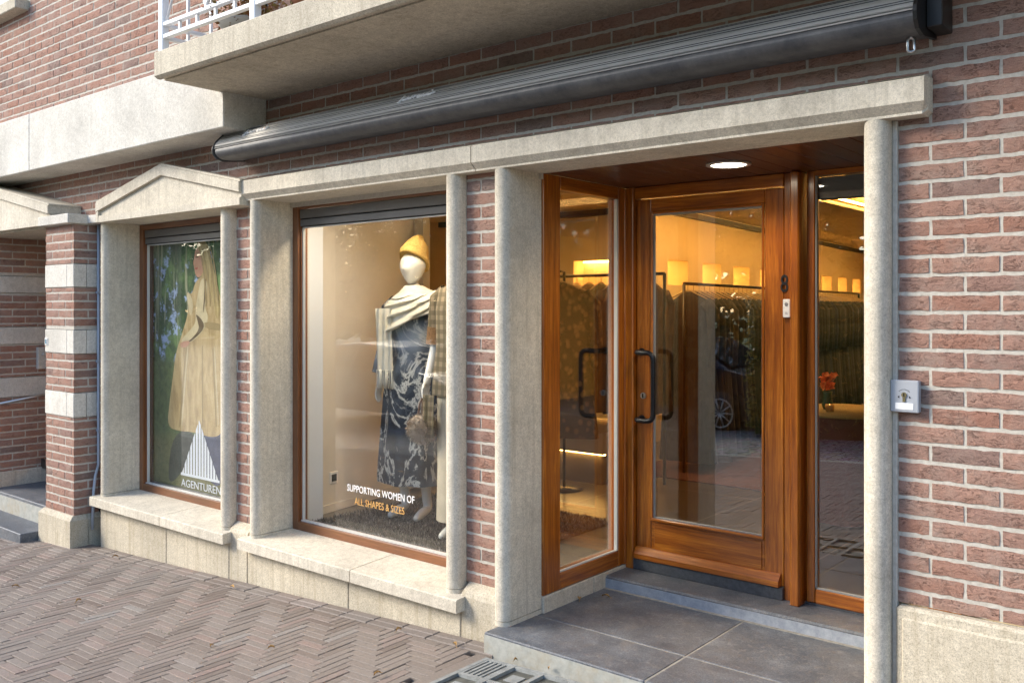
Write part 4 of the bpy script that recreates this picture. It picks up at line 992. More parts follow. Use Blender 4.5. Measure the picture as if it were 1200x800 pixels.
# ============================================================ MANNEQUINS
mann=simple('mannequin_gloss_white',(.72,.71,.67),.25)
def skin(name,J,E,sub=2,mat=None,root=0):
    me=bpy.data.meshes.new(name); me.from_pydata([j[0] for j in J],E,[]); o=bpy.data.objects.new(name,me); COL.objects.link(o)
    m=o.modifiers.new('s','SKIN'); 
    for i,j in enumerate(J):
        r_=j[1]; me.skin_vertices[0].data[i].radius=(r_,r_) if not isinstance(r_,tuple) else r_
        me.skin_vertices[0].data[i].use_root=(i==root)
    m.use_smooth_shade=True
    u=o.modifiers.new('u','SUBSURF'); u.levels=sub; u.render_levels=sub
    dg=bpy.context.evaluated_depsgraph_get(); dg.update()
    m2=bpy.data.meshes.new_from_object(o.evaluated_get(dg)); bpy.data.objects.remove(o)
    return m2
def mesh_into(mb,me,m=0):
    n=len(mb.v); mb.v+=[tuple(v.co) for v in me.vertices]
    for p in me.polygons: mb.face(tuple(n+i for i in p.vertices),m,.5,True)
def mannequin(arm_l,arm_r):
    """faces -y; arm = (elbow, wrist, palm) positions"""
    J=[((0,.0,.93),(.125,.10)),((0,.0,1.07),(.105,.075)),((0,-.01,1.24),(.125,.09)),((0,.0,1.38),(.115,.07)),((0,.005,1.46),.045),((0,-.005,1.54),.042)]
    E=[(0,1),(1,2),(2,3),(3,4),(4,5)]
    def add(p,r_,par): J.append((p,r_)); E.append((par,len(J)-1)); return len(J)-1
    for sx,arm in ((-1,arm_l),(1,arm_r)):
        a=add((sx*.165,.0,1.40),.050,3); b=add(arm[0],.036,a); c_=add(arm[1],.024,b); d=add(arm[2],(.030,.018),c_)
        pl=Vector(arm[2]); dr=(pl-Vector(arm[1])).normalized()
        a=add((sx*.085,.0,.84),.085,0); b=add((sx*.085,-.015,.48),.052,a); c_=add((sx*.085,.015,.14),.033,b); e=add((sx*.085,.03,.06),.032,c_); f=add((sx*.095,-.06,.045),.032,e); add((sx*.10,-.145,.022),.020,f)
    mb=MB(); mesh_into(mb,skin('m',J,E))
    # fingers
    for sx,arm in ((-1,arm_l),(1,arm_r)):
        pl=Vector(arm[2]); dr=(pl-Vector(arm[1])).normalized(); side=Vector((0,1,0))-dr*dr.y; side.normalize(); inn=Vector((-sx,0,0))
        for q,(o_,ln) in enumerate(((-.024,.070),(-.008,.080),(.008,.075),(.023,.060))):
            p=pl+side*o_+dr*.012
            JJ=[(tuple(p-dr*.02),.0095),(tuple(p+dr*ln*.35),.0088),(tuple(p+dr*ln*.70+inn*.008),.0078),(tuple(p+dr*ln+inn*.022),.0062)]
            mesh_into(mb,skin('f',JJ,[(0,1),(1,2),(2,3)],1))
        p=pl-side*.026-dr*.02
        JJ=[(tuple(p+side*.012),.011),(tuple(p-side*.014+dr*.022+inn*.01),.0095),(tuple(p-side*.020+dr*.05+inn*.018),.0075)]
        mesh_into(mb,skin('t',JJ,[(0,1),(1,2)],1))
    # head: smooth egg with a chin and slight brow/nose ridge
    rings=[]
    for k in range(19):
        q=k/18; z=1.515+.235*q; sr=math.sin(math.pi*min(1,max(0,.06+.94*q)))**.62 if q<1 else 0
        wx=.074*sr*(.80+.32*min(1,q*1.7)); wy=.094*sr*(.80+.25*min(1,q*1.6)); cy=-.012-.012*(1-q)
        r=[]
        for j in range(28):
            th=2*math.pi*j/28; x=wx*math.sin(th); y=-wy*math.cos(th)
            fr=max(0,math.cos(th))
            y+=-.010*fr**18*math.exp(-((q-.42)/.09)**2)*1.6 + .006*fr**6*math.exp(-((q-.56)/.06)**2) - .004*fr**8*math.exp(-((q-.12)/.08)**2)
            r.append((x,y+cy,z))
        rings.append(r)
    mb.loft(rings)
    return mb
def place(o,base,th): o.location=base; o.rotation_euler=(0,0,th)
def child(mb,name,mat,par,label=None):
    o=mb.build(name,mat,None); o.parent=par
    if label: o['label']=label
    return o
def cloth_rings(prof,N=64,nf=7,ph=0,y0=0):
    rings=[]
    for (z,rx,ry,fold) in prof:
        r=[]
        for k in range(N):
            th=2*math.pi*k/N; f=1+fold*(.6*math.sin(nf*th+ph+z*1.5)+.4*math.sin((nf+4)*th+ph*2-z*2))
            r.append((rx*f*math.cos(th),y0+ry*f*math.sin(th),z))
        rings.append(r)
    return rings
t=NT('marbled_dress'); a=t.noise(4.5,6,.62,None,2.2); b=t.noise(3.2,6,.6,t.mapping((1,1,.7)),2.5); c3=t.noise(2.0,2,.5)
dark=t.ramp(a,[(.40,(.012,.016,.026)),(.55,(.03,.04,.06))])
vein=t.ramp(b,[(.455,(0,0,0)),(.495,(1,1,1)),(.535,(0,0,0))])
c=t.mix(vein,dark,(.62,.62,.58)); c=t.mix(t.ramp(c3,[(.50,(0,0,0)),(.62,(.75,.75,.75))]),c,(.36,.42,.50)); c=t.mix(t.ramp(a,[(.62,(0,0,0)),(.68,(.7,.7,.7))]),c,(.22,.14,.07))
t.col(c); t.set(Roughness=.75); M['dress']=t.mat
t=NT('cream_scarf'); w_=t.new('ShaderNodeTexWave'); w_.inputs['Scale'].default_value=120; t.link(t.tc.outputs['Object'],w_.inputs[0]); a=t.noise(10,5,.6); t.col(t.ramp(a,[(.3,(.64,.60,.48)),(.7,(.80,.77,.67))])); t.bump(t.noise(240,3,.6),.5,.002); t.set(Roughness=.95); M['scarf']=t.mat
t=NT('mustard_knit'); a=t.noise(90,4,.7); t.col(t.ramp(a,[(.3,(.50,.30,.07)),(.7,(.78,.52,.17))])); t.bump(t.noise(150,3,.6,t.mapping((1,1,.3))),1,.004); t.set(Roughness=.95); M['knit']=t.mat
FZ=.295
m1b=mannequin(((-.235,.03,1.13),(-.25,-.02,.90),(-.255,-.035,.83)),((.235,.03,1.13),(.25,-.02,.90),(.255,-.035,.83)))
m1=m1b.build('mannequin',mann,None); place(m1,(-4.07,.78,FZ),R(12)); m1.scale=(.96,.96,.955); tag(m1,'white faceless mannequin in mustard hat, cream scarf and dark marbled dress','mannequin')
s=MB(); s.loft(cloth_rings([(1.45,.10,.075,0),(1.42,.185,.10,0),(1.34,.190,.125,.01),(1.22,.180,.135,.02),(1.07,.150,.115,.03),(.95,.185,.14,.03),(.80,.205,.165,.05),(.6,.215,.180,.07),(.42,.225,.190,.09),(.27,.235,.198,.11),(.235,.233,.196,.11)]),caps=False)
for sx in (-1,1): s.tube([(sx*.14,0,1.41),(sx*.19,.005,1.36),(sx*.232,.028,1.14),(sx*.248,.0,1.0),(sx*.252,-.012,.93)],[.045,.062,.058,.060,.064],16,caps=False)
child(s,'dress',M['dress'],m1,'long dark dress with marbled white veins')
# scarf: swathed shawl + hanging fringed end
s=MB(); rings=[]
NS=96
KEY=[(0,1.508,.060,.058,0),(.12,1.480,.090,.092,.01),(.28,1.455,.135,.130,.02),(.45,1.435,.185,.148,.04),(.62,1.40,.222,.160,.065),(.80,1.345,.240,.170,.095),(1,1.275,.250,.176,.125)]
def kk(q):
    for a,b in zip(KEY,KEY[1:]):
        if q<=b[0]:
            f=(q-a[0])/(b[0]-a[0]); return [a[i]+(b[i]-a[i])*f for i in range(5)]
    return list(KEY[-1])
NR=46
for n_ in range(NR+1):
    q=n_/NR; _,z,rx,ry,sk_=kk(q); r=[]
    for k in range(NS):
        th=2*math.pi*k/NS
        w_=math.sin(2*math.pi*(5.2*q+.42*math.sin(th+.6)+.20*math.sin(2*th+1.1)))
        w2=math.sin(2*math.pi*(9*q+.5*math.sin(th*1-.4)+.3*math.sin(3*th)))
        am=.013*min(1,q*3)*(.45+.55*max(0,-math.sin(th)))
        f=am*w_+am*.35*w2
        zz=z+sk_*math.cos(th)*.9-sk_*.35*max(0,-math.sin(th))-f*.8
        r.append(((rx+f)*math.cos(th),-.005+(ry+f)*math.sin(th),zz))
    rings.append(r)
r=[(x*.96,y*.96,z+.004) for x,y,z in rings[-1]]; rings.append(r)
s.loft(rings,caps=False)
# hanging end on the figure's right (image left)
def panel(s,x0,x1,y,z0,z1,am=.008,nx=28,nz=10,th_=.006,yd=.012):
    for side in (0,1):
        n=len(s.v)
        for j in range(nz+1):
            for i in range(nx+1):
                q=i/nx; z=z0+(z1-z0)*j/nz; s.v.append((x0+(x1-x0)*q,y+am*math.sin(q*17+j*.2)+side*th_-yd*(j/nz),z))
        for j in range(nz):
            for i in range(nx):
                a_=n+j*(nx+1)+i; s.face((a_,a_+1,a_+nx+2,a_+nx+1),0,.5,True)
panel(s,-.185,-.058,-.172,1.36,.96,am=.011,yd=-.012)
for k in range(19):
    x=-.183+.123*k/18; yy=-.158+.011*math.sin(17*k/18); s.tube([(x,yy,.965),(x+random.uniform(-.004,.004),yy+random.uniform(-.004,.004),.90),(x+random.uniform(-.007,.007),yy,.845)],.0032,5)
child(s,'scarf',M['scarf'],m1,'cream scarf with one long fringed end')
s=MB(); rings=[]
for (z,rx,ry,cx,cy) in ((1.672,.080,.100,0,.0),(1.664,.088,.108,0,.0),(1.685,.091,.111,0,.002),(1.708,.089,.108,0,.006),(1.713,.083,.100,0,.010),(1.738,.079,.092,0,.018),(1.765,.066,.074,.004,.030),(1.788,.043,.048,.008,.040),(1.800,.016,.018,.01,.046)):
    rings.append([(cx+rx*(1+.012*math.cos(14*th))*math.cos(th),cy+ry*math.sin(th),z-(.060*(.3+math.sin(th)) if z<1.72 else .03*math.sin(th))+.012) for th in [2*math.pi*k/42 for k in range(42)]])
s.loft([[(x,y,2*1.665-z-.0) if False else (x,y,z) for x,y,z in r] for r in rings],caps=True)
rg=random.Random(5)
for k in range(420):
    d_=Vector((rg.gauss(0,1),rg.gauss(0,1),rg.gauss(0,1))).normalized(); c_=Vector((.012,.046,1.812)); p=c_+d_*.014; q=c_+d_*rg.uniform(.028,.036); o_=d_.orthogonal().normalized()*.0022
    s.poly([p-o_,p+o_,q])
child(s,'hat',M['knit'],m1,'mustard knitted hat with a bobble')
# second mannequin
m2b=mannequin(((-.225,.02,1.14),(-.235,-.06,.93),(-.235,-.085,.86)),((.235,.03,1.13),(.25,-.02,.90),(.255,-.035,.83)))
m2=m2b.build('mannequin',mann,None); place(m2,(-3.485,.64,FZ-.01),R(10)); tag(m2,'white mannequin in cream trousers and plaid jacket, half hidden by the stone jamb','mannequin')
t=NT('plaid'); wx=t.new('ShaderNodeTexWave'); wx.inputs['Scale'].default_value=6; t.link(t.tc.outputs['Object'],wx.inputs[0]); wz=t.new('ShaderNodeTexWave',bands_direction='Z'); wz.inputs['Scale'].default_value=6; t.link(t.tc.outputs['Object'],wz.inputs[0])
c=t.mix(t.ramp(wx.outputs['Fac'],[(.4,(0,0,0)),(.6,(.6,.6,.6))]),(.26,.20,.13),(.07,.065,.035)); c=t.mix(t.ramp(wz.outputs['Fac'],[(.4,(0,0,0)),(.6,(.6,.6,.6))]),c,(.10,.08,.045)); t.col(c); t.set(Roughness=.95); plaid=t.mat
s=MB(); s.loft(cloth_rings([(1.46,.08,.07,0),(1.42,.19,.11,0),(1.30,.205,.145,.01),(1.1,.20,.14,.02),(.95,.215,.155,.03),(.82,.225,.165,.03),(.815,.22,.16,.03)],nf=5),caps=False)
for sx in (-1,1): s.tube([(sx*.14,0,1.41),(sx*.19,.005,1.36),(sx*.215,.015,1.22),(sx*.225,.02,1.12)],[.05,.068,.064,.066],16,caps=False)
child(s,'jacket',plaid,m2,'brown and olive plaid jacket')
s=MB()
for sx in (-1,1): s.tube([(sx*.080,0,.93),(sx*.088,-.005,.7),(sx*.090,-.005,.4),(sx*.092,-.0,.10)],[.112,.105,.100,.108],20,caps=False)
child(s,'trousers',simple('cream_trousers',(.56,.49,.38),.85,nscale=8),m2,'wide cream trousers')
s=MB(); s.tube([(-.215,.02,1.20),(-.222,.02,1.10)],[.070,.074],16,caps=False); child(s,'fur_cuff',simple('brown_cuff',(.24,.13,.06),1,nscale=60,namt=.4,bump=1,bscale=150,bdist=.01),m2,'brown fur cuff')
# bag in her hand
M_m2=Matrix.Translation(Vector((-3.485,.64,FZ-.01)))@Matrix.Rotation(R(10),4,'Z')
hp=M_m2@Vector((-.235,-.105,.80))
bg=thing('handbag','beige furry handbag held by the half hidden mannequin','handbag',(hp.x,hp.y,hp.z-.27))
s=MB(); rg=random.Random(9); c_=Vector((hp.x-.005,hp.y-.01,hp.z-.175)); rings=[]
s.lathe([(.001,-.078),(.05,-.068),(.076,-.03),(.078,.01),(.06,.055),(.035,.074),(.001,.076)],c_,20)
for k in range(2600):
    d_=Vector((rg.gauss(0,1),rg.gauss(0,.85),rg.gauss(0,1))).normalized(); e_=Vector((d_.x*.078,d_.y*.078,d_.z*.076)); p=c_+e_*.93; q=c_+e_*rg.uniform(1.12,1.32)+Vector((rg.uniform(-.008,.008),0,rg.uniform(-.014,.002))); o_=d_.orthogonal().normalized()*.0022; s.poly([p-o_,p+o_,q],t=rg.random())
t=NT('beige_fur'); t.col(t.ramp(t.tint(),[(0,(.16,.12,.09)),(1,(.52,.44,.36))])); t.set(Roughness=1); 
s.build('bag_body',t.mat,bg)
for dy in (-.018,.018):
    s=MB(); s.tube([(hp.x-.035,hp.y+dy,hp.z-.12),(hp.x-.024,hp.y+dy*.6,hp.z-.04),(hp.x,hp.y+dy*.3,hp.z+.012),(hp.x+.024,hp.y+dy*.6,hp.z-.04),(hp.x+.035,hp.y+dy,hp.z-.12)],.006,8); s.build('bag_handle',simple('taupe_leather',(.25,.16,.12),.6),bg)
s=MB(); panel(s,0,.075,0,0,-.24,.004,8,8,.004)
o=s.build('plaid_scarf',plaid,None); o.location=(hp.x+.03,hp.y-.04,hp.z+.02); o.rotation_euler=(0,0,R(15)); tag(o,'olive and cream plaid scarf end hanging beside the furry handbag','scarf')
# rug (long pile)
s=MB(); rg=random.Random(12); s.box(-4.44,-3.05,.29,1.45,.2855,.294)
for k in range(15000):
    x=rg.uniform(-4.46,-3.03); y=rg.uniform(.29,1.47); l_=rg.uniform(.010,.030); an=rg.uniform(0,6.28); dx=rg.gauss(0,.012); dy=rg.gauss(0,.012); w_=.003
    s.poly([(x-w_*math.cos(an),y-w_*math.sin(an),.293),(x+w_*math.cos(an),y+w_*math.sin(an),.293),(x+dx,y+dy,.293+l_)],t=min(1,max(0,rg.gauss(.45,.3))))
t=NT('grey_pile'); t.col(t.ramp(t.tint(),[(0,(.03,.026,.024)),(.6,(.11,.095,.085)),(1,(.32,.28,.25))])); t.set(Roughness=1)
o=s.build('fur_rug',t.mat,None,loc=(-3.75,.85,.285)); tag(o,'shaggy dark grey rug under the mannequins','rug')
# ============================================================ BALCONY PLANTS
def leafcloud(s,c,rad,n,sz,rg,flat=.8,shell=.35):
    for k in range(n):
        d_=Vector((rg.gauss(0,1),rg.gauss(0,1),rg.gauss(0,1))).normalized()*(rg.uniform(shell,1)**.6)
        p=Vector(c)+Vector((d_.x*rad[0],d_.y*rad[1],d_.z*rad[2])); a_=Vector((rg.gauss(0,1),rg.gauss(0,1),rg.gauss(0,.7))).normalized(); b_=a_.orthogonal().normalized()
        b_=(Matrix.Rotation(rg.uniform(0,6.28),3,a_)@b_); w_=sz*rg.uniform(.6,1.3)
        s.quad(p-a_*w_,p+b_*w_*.5,p+a_*w_,p-b_*w_*.5,t=rg.random())
def leafmat(name,a,b,c):
    t=NT(name); ti=t.tint(); t.col(t.ramp(ti,[(0,a),(.6,b),(1,c)])); t.set(Roughness=.6); t.b.inputs['Transmission Weight'].default_value=0
    sub=t.new('ShaderNodeBsdfTranslucent'); t.link(t.ramp(ti,[(0,a),(1,c)]),sub.inputs[0]); mx=t.new('ShaderNodeMixShader'); mx.inputs[0].default_value=.25; t.link(t.b.outputs[0],mx.inputs[1]); t.link(sub.outputs[0],mx.inputs[2]); t.link(mx.outputs[0],t.out.inputs[0]); return t.mat
lg=leafmat('leaf_green',(.03,.07,.015),(.06,.12,.025),(.13,.18,.04)); lr=leafmat('leaf_rust',(.16,.06,.02),(.25,.11,.03),(.20,.16,.04)); ldk=leafmat('leaf_dark',(.012,.028,.008),(.03,.06,.015),(.07,.10,.03))
lau=leafmat('leaf_autumn',(.10,.11,.02),(.20,.17,.03),(.34,.22,.05))
def potplant(x,y,label,potm,leafm,leaf_c,r=.12,h=.14,hh=.14):
    p=thing('potted_plant',label,'potted plant',(x,y,2.953)); s=MB(); s.lathe([(.001,.001),(r*.6,.002),(r,h),(r*1.06,h+.01),(r*.9,h+.008),(.001,h-.02)],(x,y,2.953),24); s.build('pot',potm,p)
    s=MB(); leafcloud(s,(x,y,2.953+h+hh*.6),(r*1.5,r*1.5,hh),1500,.013,random.Random(int(x*100)),shell=0); s.build('foliage',leafm,p)
potplant(-4.02,-.42,'rust coloured heather in a wide grey bowl behind the balcony railing',simple('grey_bowl',(.42,.42,.40),.6),lr,0,.17,.09,.12)
potplant(-3.48,-.45,'green and orange plant just right of the thick railing post',simple('terracotta',(.30,.12,.06),.8),lau,0,.11,.10,.12)
potplant(-3.12,-.45,'grey-green plant in a blue glazed pot on the balcony',simple('blue_glaze',(.07,.14,.24),.2),lg,0,.12,.16,.1)
# ============================================================ LEAVES ON THE GROUND
lm=simple('dry_leaf',(.42,.24,.07),.7,nscale=80,namt=.4)
def G(u,v,z):
    a=u-600; r=(-_S*_f+_C*a,_C*_f+_S*a,360-v); q=(z-1.6)/r[2]; return (q*r[0],q*r[1]-3.17)
spots=[(286,685,'dry yellow leaf on the paving below the joint of the two windows','p'),(318,760,'small dry leaf on the paving left of centre','p'),(248,758,'pale brown leaf among the clinkers at the lower left','p'),(18,688,'dry leaf on the paving near the left edge, before the entrance step','p'),(92,705,'small leaf on the paving before the brick pier','p'),(442,791,'yellow-brown leaf at the bottom edge of the paving','p'),(487,732,'crumpled leaf against the plinth of the mannequin window','p'),(710,700,'curled brown leaf lying on the dark step','s'),(679,703,'small leaf standing against the side kerb on the step','s'),(617,769,'dry leaf caught at the foot of the step front','p'),(655,779,'pale leaf crumb at the foot of the step further right','p'),(139,652,'tiny leaf beside the plinth under the poster window','p'),(570,741,'yellow leaf wedged at the corner of step and plinth','p')]
for i,(u,v,l_,w_) in enumerate(spots):
    z=.167
    if w_=='p':
        x,y=G(u,v,0)
        for _ in range(5): x,y=G(u,v,zg(x)+.005)
        z=zg(x)+.005; y=min(y,-.19)
    else: x,y=G(u,v,z)
    s=MB(); rg=random.Random(i+30); L_=rg.uniform(.014,.024)*(.55 if 'foot' in l_ else 1); N=7; rings=[]
    for k in range(N):
        q=k/(N-1); w2=L_*.42*math.sin(math.pi*min(.97,q*.93+.04)); z_=.004+.010*math.sin(q*3.1)*rg.uniform(.6,1)
        rings.append([(-L_+2*L_*q,-w2,z_+.006),(-L_+2*L_*q,0,z_),(-L_+2*L_*q,w2,z_+.008)])
    s.loft(rings,closed=False,caps=False); s.tube([(-L_*1.5,0,.004),(-L_,0,.005)],.0012,5)
    o=s.build('fallen_leaf',lm,None); o.location=(x,y,z); o.rotation_euler=(0,0,rg.uniform(0,6.28)); tag(o,l_,'leaf','fallen leaves')
# ============================================================ ACROSS THE STREET (seen in the reflections)
bark=simple('bark',(.10,.075,.05),.95,nscale=12,namt=.3,bump=1,bscale=25,bdist=.02)
def tree(x,y,h,cr,label,leafm,seed,n=5200,zb=-.3,trunkh=.28):
    rg=random.Random(seed); T_=thing('broadleaf_tree',label,'tree',(x,y,zb),'trees across the street'); s=MB()
    top=h*.62; s.tube([(x,y,zb-.1),(x+.05,y,zb+h*.2),(x-.05,y+.1,zb+h*.42),(x+.1,y,zb+top)],[.20,.15,.11,.05],10)
    cl=[]
    for k in range(12):
        an=rg.uniform(0,6.28); z0=zb+h*rg.uniform(trunkh,.55); L_=cr*rg.uniform(.45,.95); z1=z0+h*rg.uniform(.08,.3)
        e=(x+L_*math.cos(an),y+L_*math.sin(an),z1); s.tube([(x,y,z0),((x+e[0])/2,(y+e[1])/2,(z0+z1)/2+.1),e],[.06,.04,.015],6); cl.append(e)
    for k in range(6): cl.append((x+rg.gauss(0,cr*.3),y+rg.gauss(0,cr*.3),zb+h*rg.uniform(.75,.98)))
    s.build('trunk',bark,T_); s=MB()
    for e in cl: leafcloud(s,e,(cr*.42,cr*.42,cr*.34),n//len(cl),.10,rg,shell=.0)
    s.build('crown',leafm,T_)
tl=[(-9.5,-16,7.5,2.6,lg),(-13.5,-17.5,8.5,3.0,ldk),(-6.2,-17,8,2.8,ldk),(-2.5,-15.5,7,2.6,lg),(1.8,-17,8,3,ldk),(-18,-19,9,3.2,lg),(-24,-21,8,3.0,lau),(-29,-24,9,3.4,lg),(6.5,-18,8,3.0,lg)]
nmz=['leftmost but two green tree in the street reflection','dark green tree behind the silver car','dark tree behind the clipped hedge','light green tree over the hedge end','dark tree behind the right end of the hedge','tall green tree further along the street','yellow-green autumn tree far along the street','farthest green tree along the street','green tree at the right end of the hedge row']
for i,(x,y,h,cr,m_) in enumerate(tl): tree(x,y,h,cr,nmz[i],m_,100+i)
# background tree line
s=MB(); rg=random.Random(55)
for k in range(230):
    x=-85+k*.5+rg.uniform(-.4,.4); h=rg.uniform(5.5,10.5); leafcloud(s,(x,-33+rg.uniform(-2,2),h*.5-.5),(2.0,1.6,h*.55),150,.42,rg,shell=0)
tag(s.build('far_trees',ldk),'far belt of trees across the street',kind='stuff')
# hedge
s=MB(); rg=random.Random(56); s.box(-5.42,8,-7.15,-6.72,-.15,1.62,t=.1)
for k in range(9000):
    x=rg.uniform(-5.5,8); f=rg.random(); y=-6.66+rg.gauss(0,.05); z=rg.uniform(-.05,1.78)
    if f<.25: y=rg.uniform(-7.2,-6.66); z=1.68+rg.gauss(0,.05)
    elif f<.33: x=-5.48+rg.gauss(0,.04); y=rg.uniform(-7.2,-6.66)
    a_=Vector((rg.gauss(0,1),rg.gauss(0,1),rg.gauss(0,1))).normalized(); b_=a_.orthogonal().normalized(); w_=.045; p=Vector((x,y,z)); s.quad(p-a_*w_,p+b_*w_*.55,p+a_*w_,p-b_*w_*.55,t=rg.random())
tag(s.build('clipped_hedge',leafmat('hedge_leaf',(.06,.09,.02),(.17,.19,.04),(.42,.32,.10))),'clipped hedge across the street, seen in the door glass','hedge')
# cars
def car(x,y,paint,label,text=None):
    C_=thing('parked_car',label,'car',(x,y,zg(x)-.125),'cars parked across the street'); zb=max(zg(x)-.125,-.5)
    body=[(-2.15,.32),(-2.2,.55),(-2.12,.80),(-1.75,.92),(-1.45,.98),(-.75,1.40),(.35,1.45),(1.15,1.40),(1.75,1.05),(2.12,.98),(2.2,.75),(2.18,.35),(1.8,.22),(-1.8,.22)]
    # local x forward is -; flip so that the front faces +x
    prof=[(-a,b) for a,b in body]
    s=MB(); rings=[]
    for (yy,sc_,dz) in ((-.90,.965,0),(-.86,.99,0),(-.6,1,0),(.6,1,0),(.86,.99,0),(.90,.965,0)):
        r=[]
        for a,b in prof:
            yk=yy*(1-.26*max(0,(b-.95))/.5*1.0)
            r.append((x+a*sc_,y+yk,zb+.22+(b-.22)*(1 if abs(yy)<.8 else .985)))
        rings.append(r)
    s.loft(rings,sm=False); s.build('body',paint,C_)
    s=MB()
    for sy in (-1,1):
        w=[(1.32,1.0),(.72,1.34),(-.30,1.39),(-.35,.99)]; w2=[(-.42,.99),(-.37,1.39),(-1.10,1.34),(-1.55,1.04)]
        for ww in (w,w2):
            q=[(x+a,y+sy*(.90*(1-.26*max(0,(b-.95))/.5)+.006),zb+b) for a,b in ww]; s.poly(q)
    s.poly([(x+1.46,y-.70,zb+1.0),(x+1.46,y+.70,zb+1.0),(x+.80,y+.64,zb+1.385),(x+.80,y-.64,zb+1.385)])
    s.build('windows',simple('car_glass',(.02,.025,.03),.05),C_)
    wm=MB
    for a in (1.38,-1.36):
        for sy in (-1,1):
            s=MB(); yy=y+sy*.83
            def cyl(s,r0,r1,ya,yb,m):
                s.loft([[(x+a+r0*math.cos(th),ya,zb+.32+r0*math.sin(th)) for th in [2*math.pi*k/28 for k in range(28)]],[(x+a+r1*math.cos(th),yb,zb+.32+r1*math.sin(th)) for th in [2*math.pi*k/28 for k in range(28)]]],m)
            cyl(s,.32,.32,yy-.11,yy+.11,0); wh=s.build('wheel',M['blackpaint'],C_)
            s=MB(); ys=yy+sy*.115
            for k in range(10):
                th=2*math.pi*k/10; s.tube([(x+a,ys,zb+.32),(x+a+.20*math.cos(th),ys,zb+.32+.20*math.sin(th))],.014,5)
            s.tube([(x+a+.21*math.cos(2*math.pi*k/24),ys,zb+.32+.21*math.sin(2*math.pi*k/24)) for k in range(25)],.014,5,caps=False); s.build('rim',M['chrome'],wh)
    for sy in (-1,1):
        s=MB(); s.box(x+1.98,x+2.165,y+sy*.55,y+sy*.86,zb+.64,zb+.76,b=.02); s.build('headlight',emit('headlight_glass',(.9,.93,1),.0) if False else simple('headlight_glass',(.85,.88,.92),.1),C_)
    if text:
        tx=curve_text(text,.34,M['blackpaint'],'door_lettering',C_,(x+1.1,y+.925,zb+.50),type('Q',(),{'to_matrix':lambda s: Matrix.Rotation(math.pi,3,'Z')@Matrix.Rotation(math.pi/2,3,'X')})(),bold=.006)
    return C_
car(-7.6,-8.2,simple('dark_blue_paint',(.012,.016,.03),.15,.3),'dark blue car parked across the street beside the hedge')
car(-12.6,-8.2,simple('silver_grey_paint',(.42,.43,.44),.25,.5),'silver grey car with dark lettering on its side, parked across the street','LAERS')
# a few drop of weeds in the joints
s=MB(); rg=random.Random(77)
for (u,v,n_) in ((25,668,26),(15,700,8),(98,668,14),(190,740,10),(40,655,8),(60,790,10),(12,792,10)):
    x,y=G(u,v,0)
    for _ in range(5): x,y=G(u,v,zg(x))
    for k in range(n_):
        a_=x+rg.gauss(0,.05); b_=min(y+rg.gauss(0,.012),-.2); s.poly([(a_-.002,b_,zg(a_)-.005),(a_+.002,b_,zg(a_)-.005),(a_+rg.gauss(0,.01),b_+rg.gauss(0,.01),zg(a_)+rg.uniform(.008,.02))],t=rg.random())
tag(s.build('joint_moss',leafmat('moss',(.05,.08,.02),(.09,.12,.03),(.16,.17,.05))),'moss and weeds in the paving joints',kind='stuff')
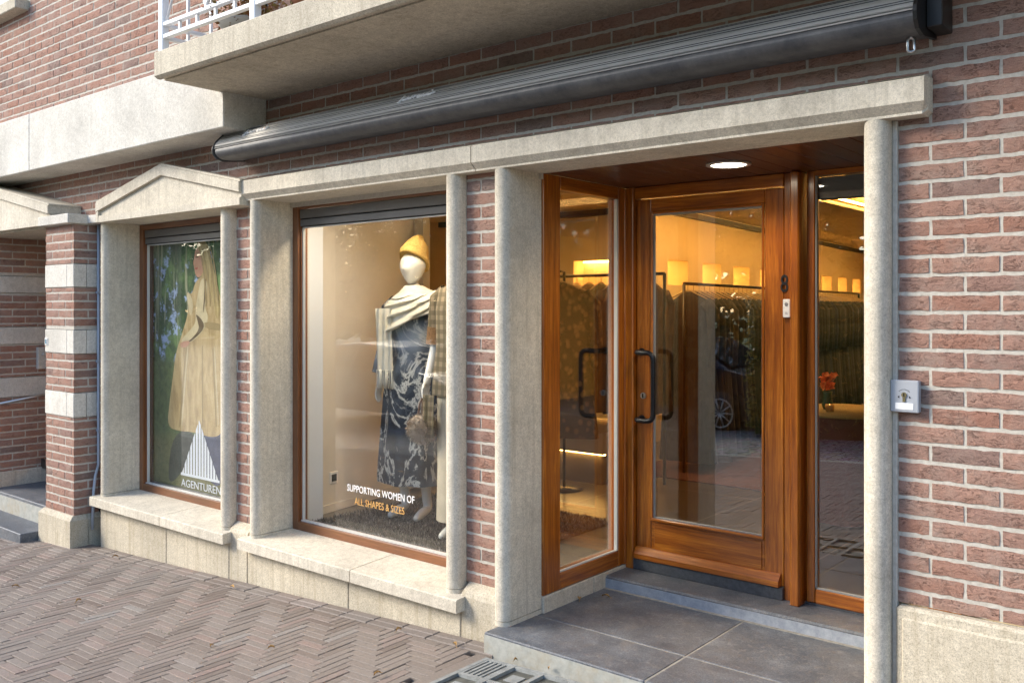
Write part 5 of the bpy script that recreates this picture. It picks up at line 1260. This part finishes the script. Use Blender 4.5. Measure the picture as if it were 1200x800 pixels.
# ============================================================ LIGHT
W=bpy.data.worlds.new('World'); sc.world=W; W.use_nodes=True; nt=W.node_tree; sk=nt.nodes.new('ShaderNodeTexSky'); sk.sky_type='NISHITA'; sk.sun_disc=False
SUN_EL,SUN_AZ=R(31),R(-130)   # azimuth from +Y towards +X
sk.sun_elevation=SUN_EL; sk.sun_rotation=SUN_AZ; sk.air_density=1.0; sk.dust_density=1.0; sk.ozone_density=1.6
nt.links.new(sk.outputs[0],nt.nodes['Background'].inputs[0]); nt.nodes['Background'].inputs[1].default_value=.15
sd=Vector((math.sin(SUN_AZ)*math.cos(SUN_EL),math.cos(SUN_AZ)*math.cos(SUN_EL),math.sin(SUN_EL)))
L=bpy.data.lights.new('sun','SUN'); L.energy=1.5; L.angle=R(22); L.color=(1,.89,.72); lo=bpy.data.objects.new('sun',L); COL.objects.link(lo); lo.rotation_euler=sd.to_track_quat('Z','Y').to_euler(); lo.location=sd*30
def area(name,loc,sx,sy,e,col,rot=(0,0,0)):
    l=bpy.data.lights.new(name,'AREA'); l.shape='RECTANGLE'; l.size=sx; l.size_y=sy; l.energy=e; l.color=col; o=bpy.data.objects.new(name,l); COL.objects.link(o); o.location=loc; o.rotation_euler=rot; return o
warm=(1,.54,.17)
area('shop_ceiling_lamp',(-3.5,4.2,2.48),.3,3.2,9,warm); area('shop_ceiling_lamp',(-2.6,9,2.48),.5,6,17,warm); area('shop_ceiling_lamp',(-4.6,3.0,2.48),1.8,.4,15,warm); area('shop_ceiling_lamp',(-.3,6,2.48),.5,5,11,warm)
area('display_spot',(-3.68,.42,2.30),.8,.12,7,(1,.84,.64),(R(-22),0,0))
l=bpy.data.lights.new('porch_lamp','SPOT'); l.energy=9; l.color=(1,.80,.55); l.spot_size=R(150); l.spot_blend=.6; l.shadow_soft_size=.06; o=bpy.data.objects.new('porch_lamp',l); COL.objects.link(o); o.location=(-1.81,.50,zC-.02)
# ============================================================ CAMERA
cd=bpy.data.cameras.new('camera'); co=bpy.data.objects.new('camera',cd); COL.objects.link(co); co.location=(0,-3.17,1.6); co.rotation_euler=(R(90),0,R(39.7)); cd.sensor_width=36; cd.lens=36*1061/1200; cd.shift_y=-40/1200; cd.clip_start=.05; cd.clip_end=1500; sc.camera=co
sc.view_settings.view_transform='Standard'; sc.view_settings.look='None'; sc.view_settings.gamma=1; sc.view_settings.exposure=1.5; sc.view_settings.use_curve_mapping=False
sc.render.resolution_x=1024; sc.render.resolution_y=682
sc.render.engine='CYCLES'; sc.cycles.max_bounces=10; sc.cycles.transparent_max_bounces=16
bpy.context.view_layer.update()
